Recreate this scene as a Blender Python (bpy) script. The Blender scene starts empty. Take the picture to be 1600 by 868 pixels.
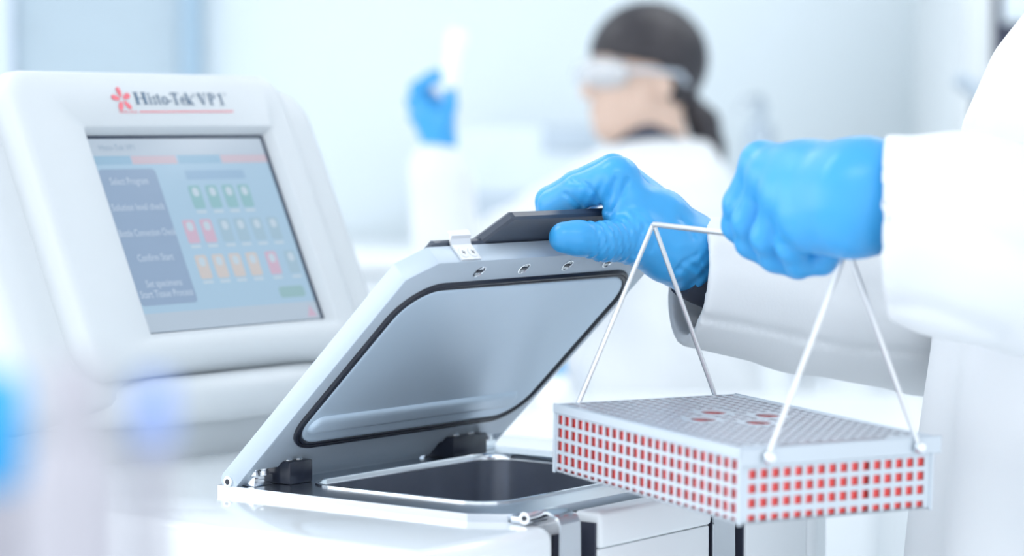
import bpy, bmesh, math, random
import numpy as np
from mathutils import Vector, Matrix

random.seed(4)
scene = bpy.context.scene
col = scene.collection

# ------------------------------------------------------------------ camera
IW, IH, FPX = 1600.0, 868.0, 4040.0
HORIZON = 200.0
PITCH = math.atan2(IH / 2 - HORIZON, FPX)
YAW = math.atan2(FPX / math.cos(PITCH), 3900.0 - IW / 2)
R_ = np.array([math.cos(YAW), -math.sin(YAW), 0.0])        # image right
H_ = np.array([math.sin(YAW), math.cos(YAW), 0.0])         # level view direction
F_ = H_ * math.cos(PITCH) + np.array([0, 0, -math.sin(PITCH)])
U_ = np.cross(R_, F_)
CAM = np.array([-1.3313, -1.2852, 1.3546])

cd = bpy.data.cameras.new('camera')
cam = bpy.data.objects.new('camera', cd)
col.objects.link(cam)
m3 = np.stack([R_, U_, -F_], axis=1)
cam.matrix_world = Matrix([[*m3[0], CAM[0]], [*m3[1], CAM[1]], [*m3[2], CAM[2]], [0, 0, 0, 1]])
cd.sensor_width = 36.0
cd.sensor_fit = 'HORIZONTAL'
cd.lens = FPX * 36.0 / IW
cd.clip_start = 0.02
cd.clip_end = 60
cd.dof.use_dof = True
cd.dof.focus_distance = 1.85
cd.dof.aperture_fstop = cd.lens / 21.5
scene.camera = cam

# ------------------------------------------------------------------ light and exposure
world = bpy.data.worlds.new('world')
scene.world = world
world.use_nodes = True
bg = world.node_tree.nodes['Background']
bg.inputs[0].default_value = (0.89, 0.945, 1.0, 1)
bg.inputs[1].default_value = 1.36
scene.view_settings.view_transform = 'Standard'
scene.view_settings.look = 'None'
scene.view_settings.gamma = 1.0
scene.view_settings.use_curve_mapping = False
scene.view_settings.exposure = 0.27


def area(name, loc, target, size, power, color):
    l = bpy.data.lights.new(name, 'AREA')
    l.shape = 'RECTANGLE'
    l.size, l.size_y = size
    l.energy = power
    l.color = color
    o = bpy.data.objects.new(name, l)
    col.objects.link(o)
    o.location = loc
    d = Vector(target) - Vector(loc)
    o.rotation_euler = d.to_track_quat('-Z', 'Y').to_euler()
    return o


def PX(x, y, d):
    """world point seen at photo pixel x, y at view depth d"""
    return CAM + (R_ * (x - IW / 2) / FPX + U_ * (IH / 2 - y) / FPX + F_) * d


def RM(rr, hh, z):
    """world point rr to the right of and hh ahead of the viewer, at height z"""
    p = CAM + R_ * rr + H_ * hh
    return np.array([p[0], p[1], z])


# daylight from the wide windows on the left side of the room
area('window_daylight', RM(-3.0, 1.6, 1.75), RM(0.0, 1.9, 1.15), (3.4, 1.9), 20.0, (0.96, 0.98, 1.0))

LIGHT_SPOTS = [(-1.2, 2.2), (1.5, 3.2), (-1.2, 4.6), (0.9, 4.6), (2.3, 5.3), (-0.1, 0.3)]

# ------------------------------------------------------------------ materials
MATS = {}


def mat(name, color, rough=0.5, metal=0.0, emit=None, estr=0.0, noise=0.03, nscale=8.0, bump=0.0,
        bscale=60.0, spec=0.5, coat=0.0, sub=0.0, trans=0.0, aniso=None, sheen=0.0, alpha=1.0):
    if name in MATS:
        return MATS[name]
    m = bpy.data.materials.new(name)
    m.use_nodes = True
    nt = m.node_tree
    b = nt.nodes['Principled BSDF']
    b.inputs['Roughness'].default_value = rough
    b.inputs['Metallic'].default_value = metal
    b.inputs['Specular IOR Level'].default_value = spec
    b.inputs['Coat Weight'].default_value = coat
    b.inputs['Transmission Weight'].default_value = trans
    b.inputs['Alpha'].default_value = alpha
    if sheen:
        b.inputs['Sheen Weight'].default_value = sheen
    if sub:
        b.inputs['Subsurface Weight'].default_value = sub
        b.inputs['Subsurface Radius'].default_value = (0.01, 0.006, 0.004)
    tc = nt.nodes.new('ShaderNodeTexCoord')
    nz = nt.nodes.new('ShaderNodeTexNoise')
    nz.inputs['Scale'].default_value = nscale
    nz.inputs['Detail'].default_value = 3
    nt.links.new(tc.outputs['Object'], nz.inputs['Vector'])
    rp = nt.nodes.new('ShaderNodeValToRGB')
    c0 = [max(0, c * (1 - noise)) for c in color]
    c1 = [min(1, c * (1 + noise)) for c in color]
    rp.color_ramp.elements[0].color = (*c0, 1)
    rp.color_ramp.elements[1].color = (*c1, 1)
    rp.color_ramp.elements[0].position = 0.3
    rp.color_ramp.elements[1].position = 0.7
    nt.links.new(nz.outputs['Fac'], rp.inputs['Fac'])
    nt.links.new(rp.outputs['Color'], b.inputs['Base Color'])
    if bump:
        n2 = nt.nodes.new('ShaderNodeTexNoise')
        n2.inputs['Scale'].default_value = bscale
        n2.inputs['Detail'].default_value = 4
        if aniso:
            mp = nt.nodes.new('ShaderNodeMapping')
            mp.inputs['Scale'].default_value = aniso
            nt.links.new(tc.outputs['Object'], mp.inputs['Vector'])
            nt.links.new(mp.outputs['Vector'], n2.inputs['Vector'])
        else:
            nt.links.new(tc.outputs['Object'], n2.inputs['Vector'])
        bp = nt.nodes.new('ShaderNodeBump')
        bp.inputs['Strength'].default_value = bump
        bp.inputs['Distance'].default_value = 0.002
        nt.links.new(n2.outputs['Fac'], bp.inputs['Height'])
        nt.links.new(bp.outputs['Normal'], b.inputs['Normal'])
    if emit:
        b.inputs['Emission Color'].default_value = (*emit, 1)
        b.inputs['Emission Strength'].default_value = estr
    MATS[name] = m
    return m


M_WHITE = mat('white_enamel', (0.80, 0.84, 0.87), 0.18, coat=0.5, noise=0.01)
M_SHELL = mat('white_plastic', (0.67, 0.70, 0.72), 0.42, noise=0.01, bump=0.02, bscale=400)
M_PANEL = mat('panel_paint', (0.83, 0.87, 0.90), 0.4, noise=0.01)
M_LID = mat('lid_silver_paint', (0.53, 0.61, 0.69), 0.38, metal=0.15, noise=0.02, bump=0.02, bscale=500)
M_LINER = mat('lid_liner_steel', (0.66, 0.80, 0.93), 0.36, metal=0.20, noise=0.02)
M_STEEL = mat('steel', (0.62, 0.66, 0.71), 0.22, metal=1.0, noise=0.03, bump=0.03, bscale=300, aniso=(1, 12, 1))
M_POLISH = mat('polished_steel', (0.80, 0.83, 0.86), 0.12, metal=1.0, noise=0.02)
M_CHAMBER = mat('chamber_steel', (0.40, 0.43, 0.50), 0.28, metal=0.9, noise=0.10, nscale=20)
M_BLACK = mat('black_block', (0.022, 0.027, 0.045), 0.28, noise=0.1)
M_HANDLE = mat('handle_plastic', (0.055, 0.068, 0.095), 0.33, noise=0.05)
M_RUBBER = mat('rubber', (0.014, 0.017, 0.030), 0.35, noise=0.1)
M_SHADE_PLINTH = mat('gap_shade_plinth', (0.035, 0.04, 0.065), 0.35, noise=0.1)  # paints the shade in the panel gaps, also colours the plinth
M_BASKET = mat('basket_steel', (0.55, 0.61, 0.67), 0.36, metal=0.45, noise=0.03)
M_WIRE = mat('wire_steel', (0.82, 0.83, 0.84), 0.28, metal=1.0, noise=0.03)
M_RED = mat('red_plastic', (0.95, 0.095, 0.09), 0.4, noise=0.08, nscale=40, sub=0.0)
M_GLOVE = mat('blue_nitrile', (0.045, 0.355, 0.74), 0.33, noise=0.03, bump=0.12, bscale=110, nscale=20)
M_COAT = mat('white_cotton', (0.775, 0.80, 0.825), 0.85, noise=0.015, bump=0.05, bscale=500, sheen=0.15)
M_COATIN = mat('grey_lining', (0.09, 0.10, 0.13), 0.8, noise=0.1)
M_SKIN = mat('skin', (0.72, 0.52, 0.42), 0.5, noise=0.04, sub=0.1)
M_HAIR = mat('dark_hair', (0.028, 0.024, 0.03), 0.45, noise=0.3, nscale=60)
M_NAVY = mat('navy_cloth', (0.05, 0.06, 0.09), 0.85, noise=0.1)
M_SHOE = mat('shoe_white', (0.7, 0.7, 0.7), 0.6)
M_WALL = mat('wall_paint', (0.82, 0.895, 0.935), 0.9, noise=0.01, nscale=2)
M_CEIL = mat('ceiling_paint', (0.88, 0.90, 0.92), 0.9, noise=0.01)
M_FLOOR = mat('floor_vinyl', (0.84, 0.88, 0.91), 0.35, noise=0.03, nscale=3)
M_CAB = mat('cabinet_laminate', (0.86, 0.90, 0.93), 0.45, noise=0.01)
M_TOP = mat('worktop_white', (0.88, 0.91, 0.93), 0.3, noise=0.01)
M_GREY = mat('instrument_grey', (0.50, 0.58, 0.66), 0.5, noise=0.03)
M_PALE = mat('instrument_pale', (0.72, 0.80, 0.86), 0.5, noise=0.03)
M_DOOR = mat('door_blue_grey', (0.50, 0.60, 0.67), 0.6, noise=0.02)
M_FRAME = mat('door_frame', (0.72, 0.80, 0.90), 0.5, noise=0.02)
M_DARK = mat('dark_screen', (0.045, 0.05, 0.085), 0.3, noise=0.1)
M_LAMP = mat('lamp_diffuser', (0.9, 0.9, 0.9), 0.6, emit=(0.96, 0.98, 1.0), estr=4.1)
M_BOTTLE = mat('milky_bottle', (0.46, 0.45, 0.50), 0.45, noise=0.02)
M_BLUECAP = mat('blue_cap', (0.03, 0.42, 0.85), 0.4, noise=0.05)
M_LILAC = mat('lilac_plastic', (0.32, 0.44, 0.80), 0.4, noise=0.05)
M_LOGOB = mat('logo_blue', (0.075, 0.15, 0.25), 0.5, noise=0.02)
M_LOGOR = mat('logo_red', (0.86, 0.19, 0.23), 0.5, noise=0.02)
M_CLEAR = mat('clear_plastic', (0.95, 0.97, 1.0), 0.12, trans=0.5, noise=0.0)  # half-opaque white puts the lens's bright reflection into its colour
M_TUBE = mat('tube_white', (0.93, 0.94, 0.95), 0.3, noise=0.01)


def lit(name, color, k=0.52):
    c = [x ** 2.2 for x in color]
    return mat(name, [x * 0.25 for x in c], 0.12, emit=c, estr=k, noise=0.0)


# ------------------------------------------------------------------ object helpers
def tag(o, label=None, cat=None, group=None, kind=None):
    if label:
        o['label'] = label
    if cat:
        o['category'] = cat
    if group:
        o['group'] = group
    if kind:
        o['kind'] = kind
    return o


def empty(name, loc=(0, 0, 0), mtx=None):
    o = bpy.data.objects.new(name, None)
    o.empty_display_size = 0.05
    col.objects.link(o)
    if mtx is not None:
        o.matrix_world = mtx
    else:
        o.location = Vector(loc)
    bpy.context.view_layer.update()
    return o


def link(name, me, m, parent=None, world=True):
    o = bpy.data.objects.new(name, me)
    col.objects.link(o)
    if m is not None:
        me.materials.clear()
        me.materials.append(m)
    if parent is not None:
        o.parent = parent
        if world:
            o.matrix_parent_inverse = WM(parent).inverted()
    return o


def WM(o):
    """world matrix without needing a depsgraph update"""
    if o.parent is None:
        return o.matrix_basis.copy()
    return WM(o.parent) @ o.matrix_parent_inverse @ o.matrix_basis


def fin(name, bm, m, parent=None, smooth=None, world=True):
    bmesh.ops.recalc_face_normals(bm, faces=bm.faces)
    me = bpy.data.meshes.new(name)
    bm.to_mesh(me)
    bm.free()
    if smooth is not None:
        me.polygons.foreach_set('use_smooth', [True] * len(me.polygons))
        if smooth < 179:
            me.set_sharp_from_angle(angle=math.radians(smooth))
    return link(name, me, m, parent, world)


def rbox(bm, lo, hi, bev=0.0, seg=2, mtx=None):
    lo, hi = Vector(lo), Vector(hi)
    r = bmesh.ops.create_cube(bm, size=1.0)
    vs = r['verts']
    c, s = (lo + hi) / 2, hi - lo
    for v in vs:
        v.co = Vector((v.co.x * s.x + c.x, v.co.y * s.y + c.y, v.co.z * s.z + c.z))
    if mtx is not None:
        for v in vs:
            v.co = mtx @ v.co
    if bev:
        es = set()
        for v in vs:
            es.update(v.link_edges)
        bmesh.ops.bevel(bm, geom=list(es), offset=bev, segments=seg, profile=0.5, affect='EDGES')
    return bm


def box(name, lo, hi, m, parent=None, bev=0.0, seg=2, mtx=None):
    bm = bmesh.new()
    rbox(bm, lo, hi, bev, seg, mtx)
    return fin(name, bm, m, parent, 40 if bev else None)


def rrect(u0, u1, v0, v1, r, seg=6):
    pts = []
    for cx, cy, a0 in ((u1 - r, v0 + r, -90), (u1 - r, v1 - r, 0), (u0 + r, v1 - r, 90), (u0 + r, v0 + r, 180)):
        for i in range(seg + 1):
            a = math.radians(a0 + 90.0 * i / seg)
            pts.append((cx + r * math.cos(a), cy + r * math.sin(a)))
    return pts


def loft(bm, loops, cap0=True, cap1=True):
    """bridge closed loops of equal length"""
    rows = [[bm.verts.new(Vector(p)) for p in L] for L in loops]
    n = len(rows[0])
    for a, b in zip(rows, rows[1:]):
        for i in range(n):
            j = (i + 1) % n
            bm.faces.new((a[i], a[j], b[j], b[i]))
    if cap0:
        bm.faces.new(rows[0][::-1])
    if cap1:
        bm.faces.new(rows[-1])
    return rows


def tube(bm, pts, rad, n=10, cap=True, rads=None):
    pts = [Vector(p) for p in pts]
    loops = []
    prev = None
    for i, p in enumerate(pts):
        t = (pts[min(i + 1, len(pts) - 1)] - pts[max(i - 1, 0)]).normalized()
        if prev is None:
            a = t.orthogonal().normalized()
        else:
            a = (prev - t * prev.dot(t)).normalized()
        prev = a
        b = t.cross(a)
        rr = rads[i] if rads else rad
        loops.append([p + (a * math.cos(2 * math.pi * k / n) + b * math.sin(2 * math.pi * k / n)) * rr
                      for k in range(n)])
    loft(bm, loops, cap, cap)


def lathe(bm, prof, center=(0, 0, 0), n=28, mtx=None):
    """profile [(radius, height)] around local z"""
    c = Vector(center)
    loops = []
    for r, z in prof:
        L = []
        for k in range(n):
            a = 2 * math.pi * k / n
            p = Vector((max(r, 1e-4) * math.cos(a), max(r, 1e-4) * math.sin(a), z))
            if mtx is not None:
                p = mtx @ p
            L.append(p + c)
        loops.append(L)
    loft(bm, loops)


def plate_hole(bm, outer, inner, z0, z1):
    """flat plate between two outlines (2D lists)"""
    def ring(pts, z):
        vs = [bm.verts.new((p[0], p[1], z)) for p in pts]
        es = [bm.edges.new((vs[i], vs[(i + 1) % len(vs)])) for i in range(len(vs))]
        return vs, es
    rings = {}
    for z in (z0, z1):
        ov, oe = ring(outer, z)
        iv, ie = ring(inner, z)
        bmesh.ops.triangle_fill(bm, use_beauty=True, use_dissolve=False, edges=oe + ie)
        rings[z] = (ov, iv)
    for k in (0, 1):
        a, b = rings[z0][k], rings[z1][k]
        n = len(a)
        for i in range(n):
            j = (i + 1) % n
            bm.faces.new((a[i], a[j], b[j], b[i]))


def cut(o, cutters):
    for c in cutters:
        md = o.modifiers.new('cut', 'BOOLEAN')
        md.operation = 'DIFFERENCE'
        md.solver = 'EXACT'
        md.object = c
    bpy.context.view_layer.update()
    dg = bpy.context.evaluated_depsgraph_get()
    me = bpy.data.meshes.new_from_object(o.evaluated_get(dg))
    o.modifiers.clear()
    o.data = me
    for c in cutters:
        bpy.data.objects.remove(c, do_unlink=True)


def text_mesh(name, s, size, m, parent, mtx, xscale=1.0, width=None, align='LEFT'):
    cu = bpy.data.curves.new(name, 'FONT')
    cu.body = s
    cu.size = size
    cu.align_x = align
    cu.resolution_u = 2
    o = bpy.data.objects.new(name, cu)
    col.objects.link(o)
    bpy.context.view_layer.update()
    dg = bpy.context.evaluated_depsgraph_get()
    me = bpy.data.meshes.new_from_object(o.evaluated_get(dg))
    bpy.data.objects.remove(o, do_unlink=True)
    xs = [v.co.x for v in me.vertices]
    if width and xs:
        xscale = width / (max(xs) - min(xs))
    for v in me.vertices:
        v.co = mtx @ Vector((v.co.x * xscale, v.co.y, v.co.z))
    return link(name, me, m, parent)


# ------------------------------------------------------------------ smooth organic surfaces
def rc(P, a, b, ra, rb):
    a, b = np.asarray(a, np.float32), np.asarray(b, np.float32)
    ba = b - a
    t = np.clip(((P - a) @ ba) / max(float(ba @ ba), 1e-9), 0, 1)
    d = np.sqrt((((P - a) - t[:, None] * ba) ** 2).sum(1))
    return d - (ra + (rb - ra) * t)


def ell(P, c, axes, rad):
    """ellipsoid: axes = three world direction vectors, rad = three radii"""
    q = P - np.asarray(c, np.float32)
    k = np.stack([(q @ np.asarray(ax, np.float32)) / r for ax, r in zip(axes, rad)], 1)
    n = np.sqrt((k ** 2).sum(1))
    k2 = np.sqrt(((k / np.array(rad, np.float32)) ** 2).sum(1)) + 1e-9
    return n * (n - 1) / k2


def smin(a, b, k):
    h = np.clip(0.5 + 0.5 * (b - a) / k, 0, 1)
    return b + (a - b) * h - k * h * (1 - h)


def smax(a, b, k):
    return -smin(-a, -b, k)


def union(ds, k):
    d = ds[0]
    for e in ds[1:]:
        d = smin(d, e, k)
    return d


def chain(P, pts, rads, k=0.004):
    return union([rc(P, pts[i], pts[i + 1], rads[i], rads[i + 1]) for i in range(len(pts) - 1)], k)


def surf(name, f, lo, hi, h, m, parent=None, smooth_iter=2):
    lo, hi = np.asarray(lo, float), np.asarray(hi, float)
    n = np.maximum(np.ceil((hi - lo) / h).astype(int) + 1, 4)
    ax = [lo[i] + h * np.arange(n[i]) for i in range(3)]
    V = np.empty(tuple(n), np.float32)
    gy, gz = np.meshgrid(ax[1], ax[2], indexing='ij')
    step = max(1, int(400000 / (n[1] * n[2])))
    for i0 in range(0, n[0], step):
        xs = ax[0][i0:i0 + step]
        Pp = np.empty((len(xs), n[1], n[2], 3), np.float32)
        Pp[..., 0] = xs[:, None, None]
        Pp[..., 1] = gy
        Pp[..., 2] = gz
        V[i0:i0 + len(xs)] = f(Pp.reshape(-1, 3)).reshape(len(xs), n[1], n[2])
    V[0], V[-1] = 1, 1
    V[:, 0], V[:, -1] = 1, 1
    V[:, :, 0], V[:, :, -1] = 1, 1
    S = V < 0
    cs = tuple(n - 1)
    cnt = np.zeros(cs, np.int8)
    offs = [(i, j, k) for i in (0, 1) for j in (0, 1) for k in (0, 1)]
    for i, j, k in offs:
        cnt += S[i:i + cs[0], j:j + cs[1], k:k + cs[2]]
    act = (cnt > 0) & (cnt < 8)
    idx = -np.ones(cs, np.int64)
    A = np.argwhere(act)
    idx[act] = np.arange(len(A))
    acc = np.zeros((len(A), 3))
    w = np.zeros(len(A))
    for a in offs:
        for d in range(3):
            if a[d] == 1:
                continue
            b = list(a)
            b[d] = 1
            va = V[A[:, 0] + a[0], A[:, 1] + a[1], A[:, 2] + a[2]]
            vb = V[A[:, 0] + b[0], A[:, 1] + b[1], A[:, 2] + b[2]]
            cr = (va < 0) != (vb < 0)
            den = np.where(cr, va - vb, 1)
            t = np.where(cr, va / den, 0)
            p = np.tile(np.array(a, float), (len(A), 1))
            p[:, d] += t
            acc[cr] += p[cr]
            w[cr] += 1
    co = lo + h * (A + acc / w[:, None])
    quads = []
    for d in range(3):
        e = [slice(None)] * 3
        e2 = [slice(None)] * 3
        e[d], e2[d] = slice(0, -1), slice(1, None)
        s0, s1 = S[tuple(e)], S[tuple(e2)]
        E = np.argwhere(s0 != s1)
        o1, o2 = [(1, 2), (2, 0), (0, 1)][d]
        ok = (E[:, o1] > 0) & (E[:, o2] > 0) & (E[:, o1] < cs[o1]) & (E[:, o2] < cs[o2])
        E = E[ok]
        q = []
        for a, b in ((0, 0), (1, 0), (1, 1), (0, 1)):
            c = E.copy()
            c[:, o1] -= a
            c[:, o2] -= b
            q.append(idx[c[:, 0], c[:, 1], c[:, 2]])
        q = np.stack(q, 1)
        fl = ~s0[E[:, 0], E[:, 1], E[:, 2]]
        q[fl] = q[fl][:, ::-1]
        quads.append(q)
    Q = np.concatenate(quads)
    for _ in range(smooth_iter):
        s = np.zeros_like(co)
        c = np.zeros(len(co))
        for a, b in ((0, 1), (1, 2), (2, 3), (3, 0)):
            np.add.at(s, Q[:, a], co[Q[:, b]])
            np.add.at(s, Q[:, b], co[Q[:, a]])
            np.add.at(c, Q[:, a], 1)
            np.add.at(c, Q[:, b], 1)
        co = 0.5 * co + 0.5 * s / np.maximum(c, 1)[:, None]
    me = bpy.data.meshes.new(name)
    me.vertices.add(len(co))
    me.vertices.foreach_set('co', co.astype(np.float32).ravel())
    me.loops.add(Q.size)
    me.loops.foreach_set('vertex_index', Q.astype(np.int32).ravel())
    me.polygons.add(len(Q))
    me.polygons.foreach_set('loop_start', (np.arange(len(Q)) * 4).astype(np.int32))
    me.update(calc_edges=True)
    me.polygons.foreach_set('use_smooth', [True] * len(Q))
    me.validate()
    return link(name, me, m, parent)


def bounds(pts, pad):
    a = np.array([np.asarray(p) for p in pts])
    return a.min(0) - pad, a.max(0) + pad


# ================================================================== THE ROOM
RZ = math.atan2(R_[1], R_[0])                       # room axes follow the view


def rmat(rr, hh, z):
    p = RM(rr, hh, z)
    return Matrix.Translation(Vector(p)) @ Matrix.Rotation(RZ, 4, 'Z')


def rb(name, rr, hh, z, m, parent=None, bev=0.0, seg=2):
    """box given as ranges across, ahead and up in room axes"""
    M = rmat(0, 0, 0)
    bm = bmesh.new()
    rbox(bm, (rr[0], hh[0], z[0]), (rr[1], hh[1], z[1]), bev, seg)
    for v in bm.verts:
        v.co = M @ v.co
    return fin(name, bm, m, parent, 40 if bev else None)


tag(rb('floor', (-3.2, 4.2), (-1.5, 6.5), (-0.1, 0.0), M_FLOOR), kind='structure')
tag(rb('wall_back', (-3.2, 4.2), (6.5, 6.6), (-0.1, 2.9), M_WALL), kind='structure')
tag(rb('wall_right', (4.2, 4.3), (2.0, 6.6), (-0.1, 2.9), M_WALL), kind='structure')
wl = rb('wall_left', (-3.3, -3.2), (-1.5, 6.6), (-0.1, 0.75), M_WALL)
tag(wl, kind='structure')
rb('lintel', (-3.3, -3.2), (-1.5, 6.6), (2.78, 2.9), M_WALL, wl)
win = empty('window_1', RM(-3.25, 2.5, 0.75))
tag(win, kind='structure')
rb('window_sill', (-3.32, -3.12), (-1.5, 6.5), (0.75, 0.78), M_FRAME, win)
for b in (-1.5, 1.1, 3.8, 6.45):
    rb('mullion', (-3.28, -3.22), (b, b + 0.05), (0.78, 2.78), M_FRAME, win)
tag(rb('ceiling', (-3.2, 4.2), (-1.5, 6.6), (2.9, 3.0), M_CEIL), kind='structure')
tag(rb('baseboard_back', (-0.72, 4.2), (6.48, 6.5), (0.0, 0.1), M_FRAME), kind='structure')

door = empty('door_1', RM(-1.02, 6.46, 0))
tag(door, kind='structure')
rb('door_leaf', (-1.235, -0.815), (6.44, 6.5), (0.0, 2.1), M_DOOR, door, 0.004)
rb('door_leaf', (-1.75, -1.305), (6.44, 6.5), (0.0, 2.1), M_DOOR, door, 0.004)
rb('door_jamb', (-1.305, -1.235), (6.41, 6.5), (0.0, 2.16), M_FRAME, door, 0.004)
rb('door_jamb', (-0.815, -0.775), (6.41, 6.5), (0.0, 2.16), mat('jamb_blue', (0.38, 0.53, 0.66), 0.5), door, 0.004)
rb('door_handle', (-0.88, -0.86), (6.38, 6.44), (0.95, 1.1), M_STEEL, door, 0.005)

for i, (a, b) in enumerate(LIGHT_SPOTS):
    t = empty('ceiling_light', RM(a, b, 2.9))
    where = ['ahead to the left above the machine', 'beyond the white-coated worker', 'above the panelled door at the back',
             'above the technician in goggles', 'near the side wall', 'just above the viewer'][i]
    tag(t, 'long flat white ceiling light panel ' + where, 'light', 'ceiling light panels')
    rb('frame', (a - 0.62, a + 0.62), (b - 0.32, b + 0.32), (2.865, 2.9), M_CEIL, t, 0.004)
    rb('diffuser', (a - 0.58, a + 0.58), (b - 0.28, b + 0.28), (2.855, 2.866), M_LAMP, t)

# ---- cabinets along the back wall with one worktop
for i in range(3):
    x0 = -0.72 + i * 0.55
    t = empty('base_cabinet', RM(x0 + 0.3, 5.9, 0))
    ords = ['nearest the blue-grey door', 'behind the goggled technician', 'beside the tall fridge']
    tag(t, 'white two-door base cabinet along the back wall, ' + ords[i], 'cabinet', 'base cabinets along the back wall')
    rb('body', (x0, x0 + 0.545), (5.72, 6.47), (0.08, 1.04), M_CAB, t)
    rb('plinth', (x0, x0 + 0.545), (5.78, 6.47), (0.0, 0.08), M_GREY, t)
    for k in (0, 1):
        d = rb('door', (x0 + 0.006 + k * 0.272, x0 + 0.268 + k * 0.272), (5.70, 5.72), (0.10, 1.03), M_CAB, t, 0.003)
        xh = x0 + (0.245 if k == 0 else 0.295)
        rb('handle', (xh, xh + 0.012), (5.675, 5.70), (0.80, 0.95), M_STEEL, d, 0.003)
tag(rb('worktop', (-0.74, 0.93), (5.66, 6.47), (1.04, 1.08), M_TOP, None, 0.006),
    'long white worktop on the base cabinets along the back wall', 'worktop')

# ---- instruments standing on the back worktop
t = empty('analyser', RM(0.0, 6.0, 1.08))
tag(t, 'pale grey box-shaped analyser on the back worktop between raised hand and goggles', 'analyser')
rb('body', (-0.145, 0.20), (5.85, 6.3), (1.09, 1.36), M_PALE, t, 0.02, 3)
rb('window', (0.07, 0.19), (5.842, 5.852), (1.30, 1.36), M_GREY, t, 0.004)
rb('drawer', (-0.12, 0.16), (5.84, 5.852), (1.12, 1.21), M_GREY, t, 0.004)
for a in (-0.12, 0.16):
    rb('foot', (a, a + 0.03), (5.88, 5.92), (1.08, 1.095), M_DARK, t)
t = empty('reagent_dispenser', RM(0.57, 5.95, 1.08))
tag(t, 'slim grey upright dispenser on the back worktop beside the ponytail', 'dispenser')
bm = bmesh.new()
lathe(bm, [(0.03, 0), (0.035, 0.01), (0.035, 0.24), (0.03, 0.28), (0.012, 0.29), (0.012, 0.31), (0.016, 0.31), (0.016, 0.335)], RM(0.57, 5.95, 1.08), 20)
fin('body', bm, M_GREY, t, 40)
bm = bmesh.new()
tube(bm, [RM(0.57, 5.95, 1.40), RM(0.57, 5.93, 1.425), RM(0.53, 5.9, 1.42), RM(0.51, 5.9, 1.39)], 0.006)
fin('spout', bm, M_STEEL, t, 60)

t = empty('microscope', RM(0.83, 4.65, 0.9))
tag(t, 'grey microscope with dark eyepieces beside the raised near sleeve', 'microscope')
mc = lambda a, b, z: Vector(RM(0.885 + a, 4.65 + b, z))
bm = bmesh.new()
rbox(bm, (-0.07, -0.11, 0), (0.09, 0.11, 0.05), 0.015, 3, rmat(0.885, 4.65, 1.05))
fin('base', bm, M_PALE, t, 40)
bm = bmesh.new()
tube(bm, [mc(0.06, 0, 1.09), mc(0.065, 0, 1.2), mc(0.055, 0, 1.34), mc(0.02, 0, 1.405), mc(-0.03, 0, 1.41)], 0.03, 14,
     rads=[0.035, 0.03, 0.034, 0.038, 0.032])
fin('arm', bm, M_GREY, t, 60)
bm = bmesh.new()
lathe(bm, [(0.022, 0.0), (0.03, 0.02), (0.032, 0.06), (0.02, 0.075)], mc(-0.03, 0, 1.335), 18)
ht = fin('turret', bm, M_DARK, t, 40)
for a in (-0.015, 0.015):
    bm = bmesh.new()
    tube(bm, [mc(-0.03 + a, 0.0, 1.345), mc(-0.03 + a * 1.5, 0, 1.30)], 0.009, 12)
    fin('objective', bm, M_DARK, ht, 60)
for s in (-0.02, 0.02):
    bm = bmesh.new()
    tube(bm, [mc(-0.03, s, 1.40), mc(-0.07, s, 1.435), mc(-0.085, s, 1.445)], 0.014, 12)
    fin('eyepiece', bm, M_GREY, t, 60)
bm = bmesh.new()
rbox(bm, (-0.07, -0.07, 0.0), (0.03, 0.07, 0.012), 0.002, 1, rmat(0.885, 4.65, 1.22))
fin('stage', bm, M_DARK, t, 40)
bm = bmesh.new()
tube(bm, [mc(0.04, 0, 1.226), mc(0.062, 0, 1.226)], 0.02, 10)
fin('stage_bracket', bm, M_GREY, t, 60)

t = empty('instrument_stand', RM(0.85, 4.7, 0))
tag(t, 'white square stand carrying the microscope', 'stand')
rb('top', (0.66, 1.10), (4.45, 4.90), (1.02, 1.05), M_TOP, t, 0.006)
for a in (0.68, 1.05):
    for b in (4.47, 4.85):
        rb('leg', (a, a + 0.03), (b, b + 0.03), (0, 1.02), M_CAB, t, 0.003)
rb('shelf', (0.69, 1.07), (4.48, 4.87), (0.35, 0.37), M_TOP, t)

t = empty('tall_fridge', RM(1.15, 6.0, 0))
tag(t, 'tall off-white laboratory fridge with a dark glass door against the back wall', 'fridge')
FRB = mat('fridge_body', (0.74, 0.78, 0.80), 0.5, noise=0.02)
rb('body', (0.945, 1.75), (5.50, 6.1), (0.0, 2.05), FRB, t, 0.01)
rb('lower_door', (0.955, 1.745), (5.465, 5.50), (0.05, 1.44), FRB, t, 0.006)
rb('upper_door', (0.955, 1.745), (5.465, 5.50), (1.45, 2.0), FRB, t, 0.006)
gp = rb('glass_pane', (1.012, 1.70), (5.455, 5.468), (1.48, 1.95), M_DARK, t, 0.003)
rb('handle', (0.975, 0.989), (5.42, 5.465), (0.9, 1.25), M_STEEL, t, 0.004)
rb('display', (1.030, 1.10), (5.45, 5.457), (1.575, 1.64), M_PALE, gp, 0.002)

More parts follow.
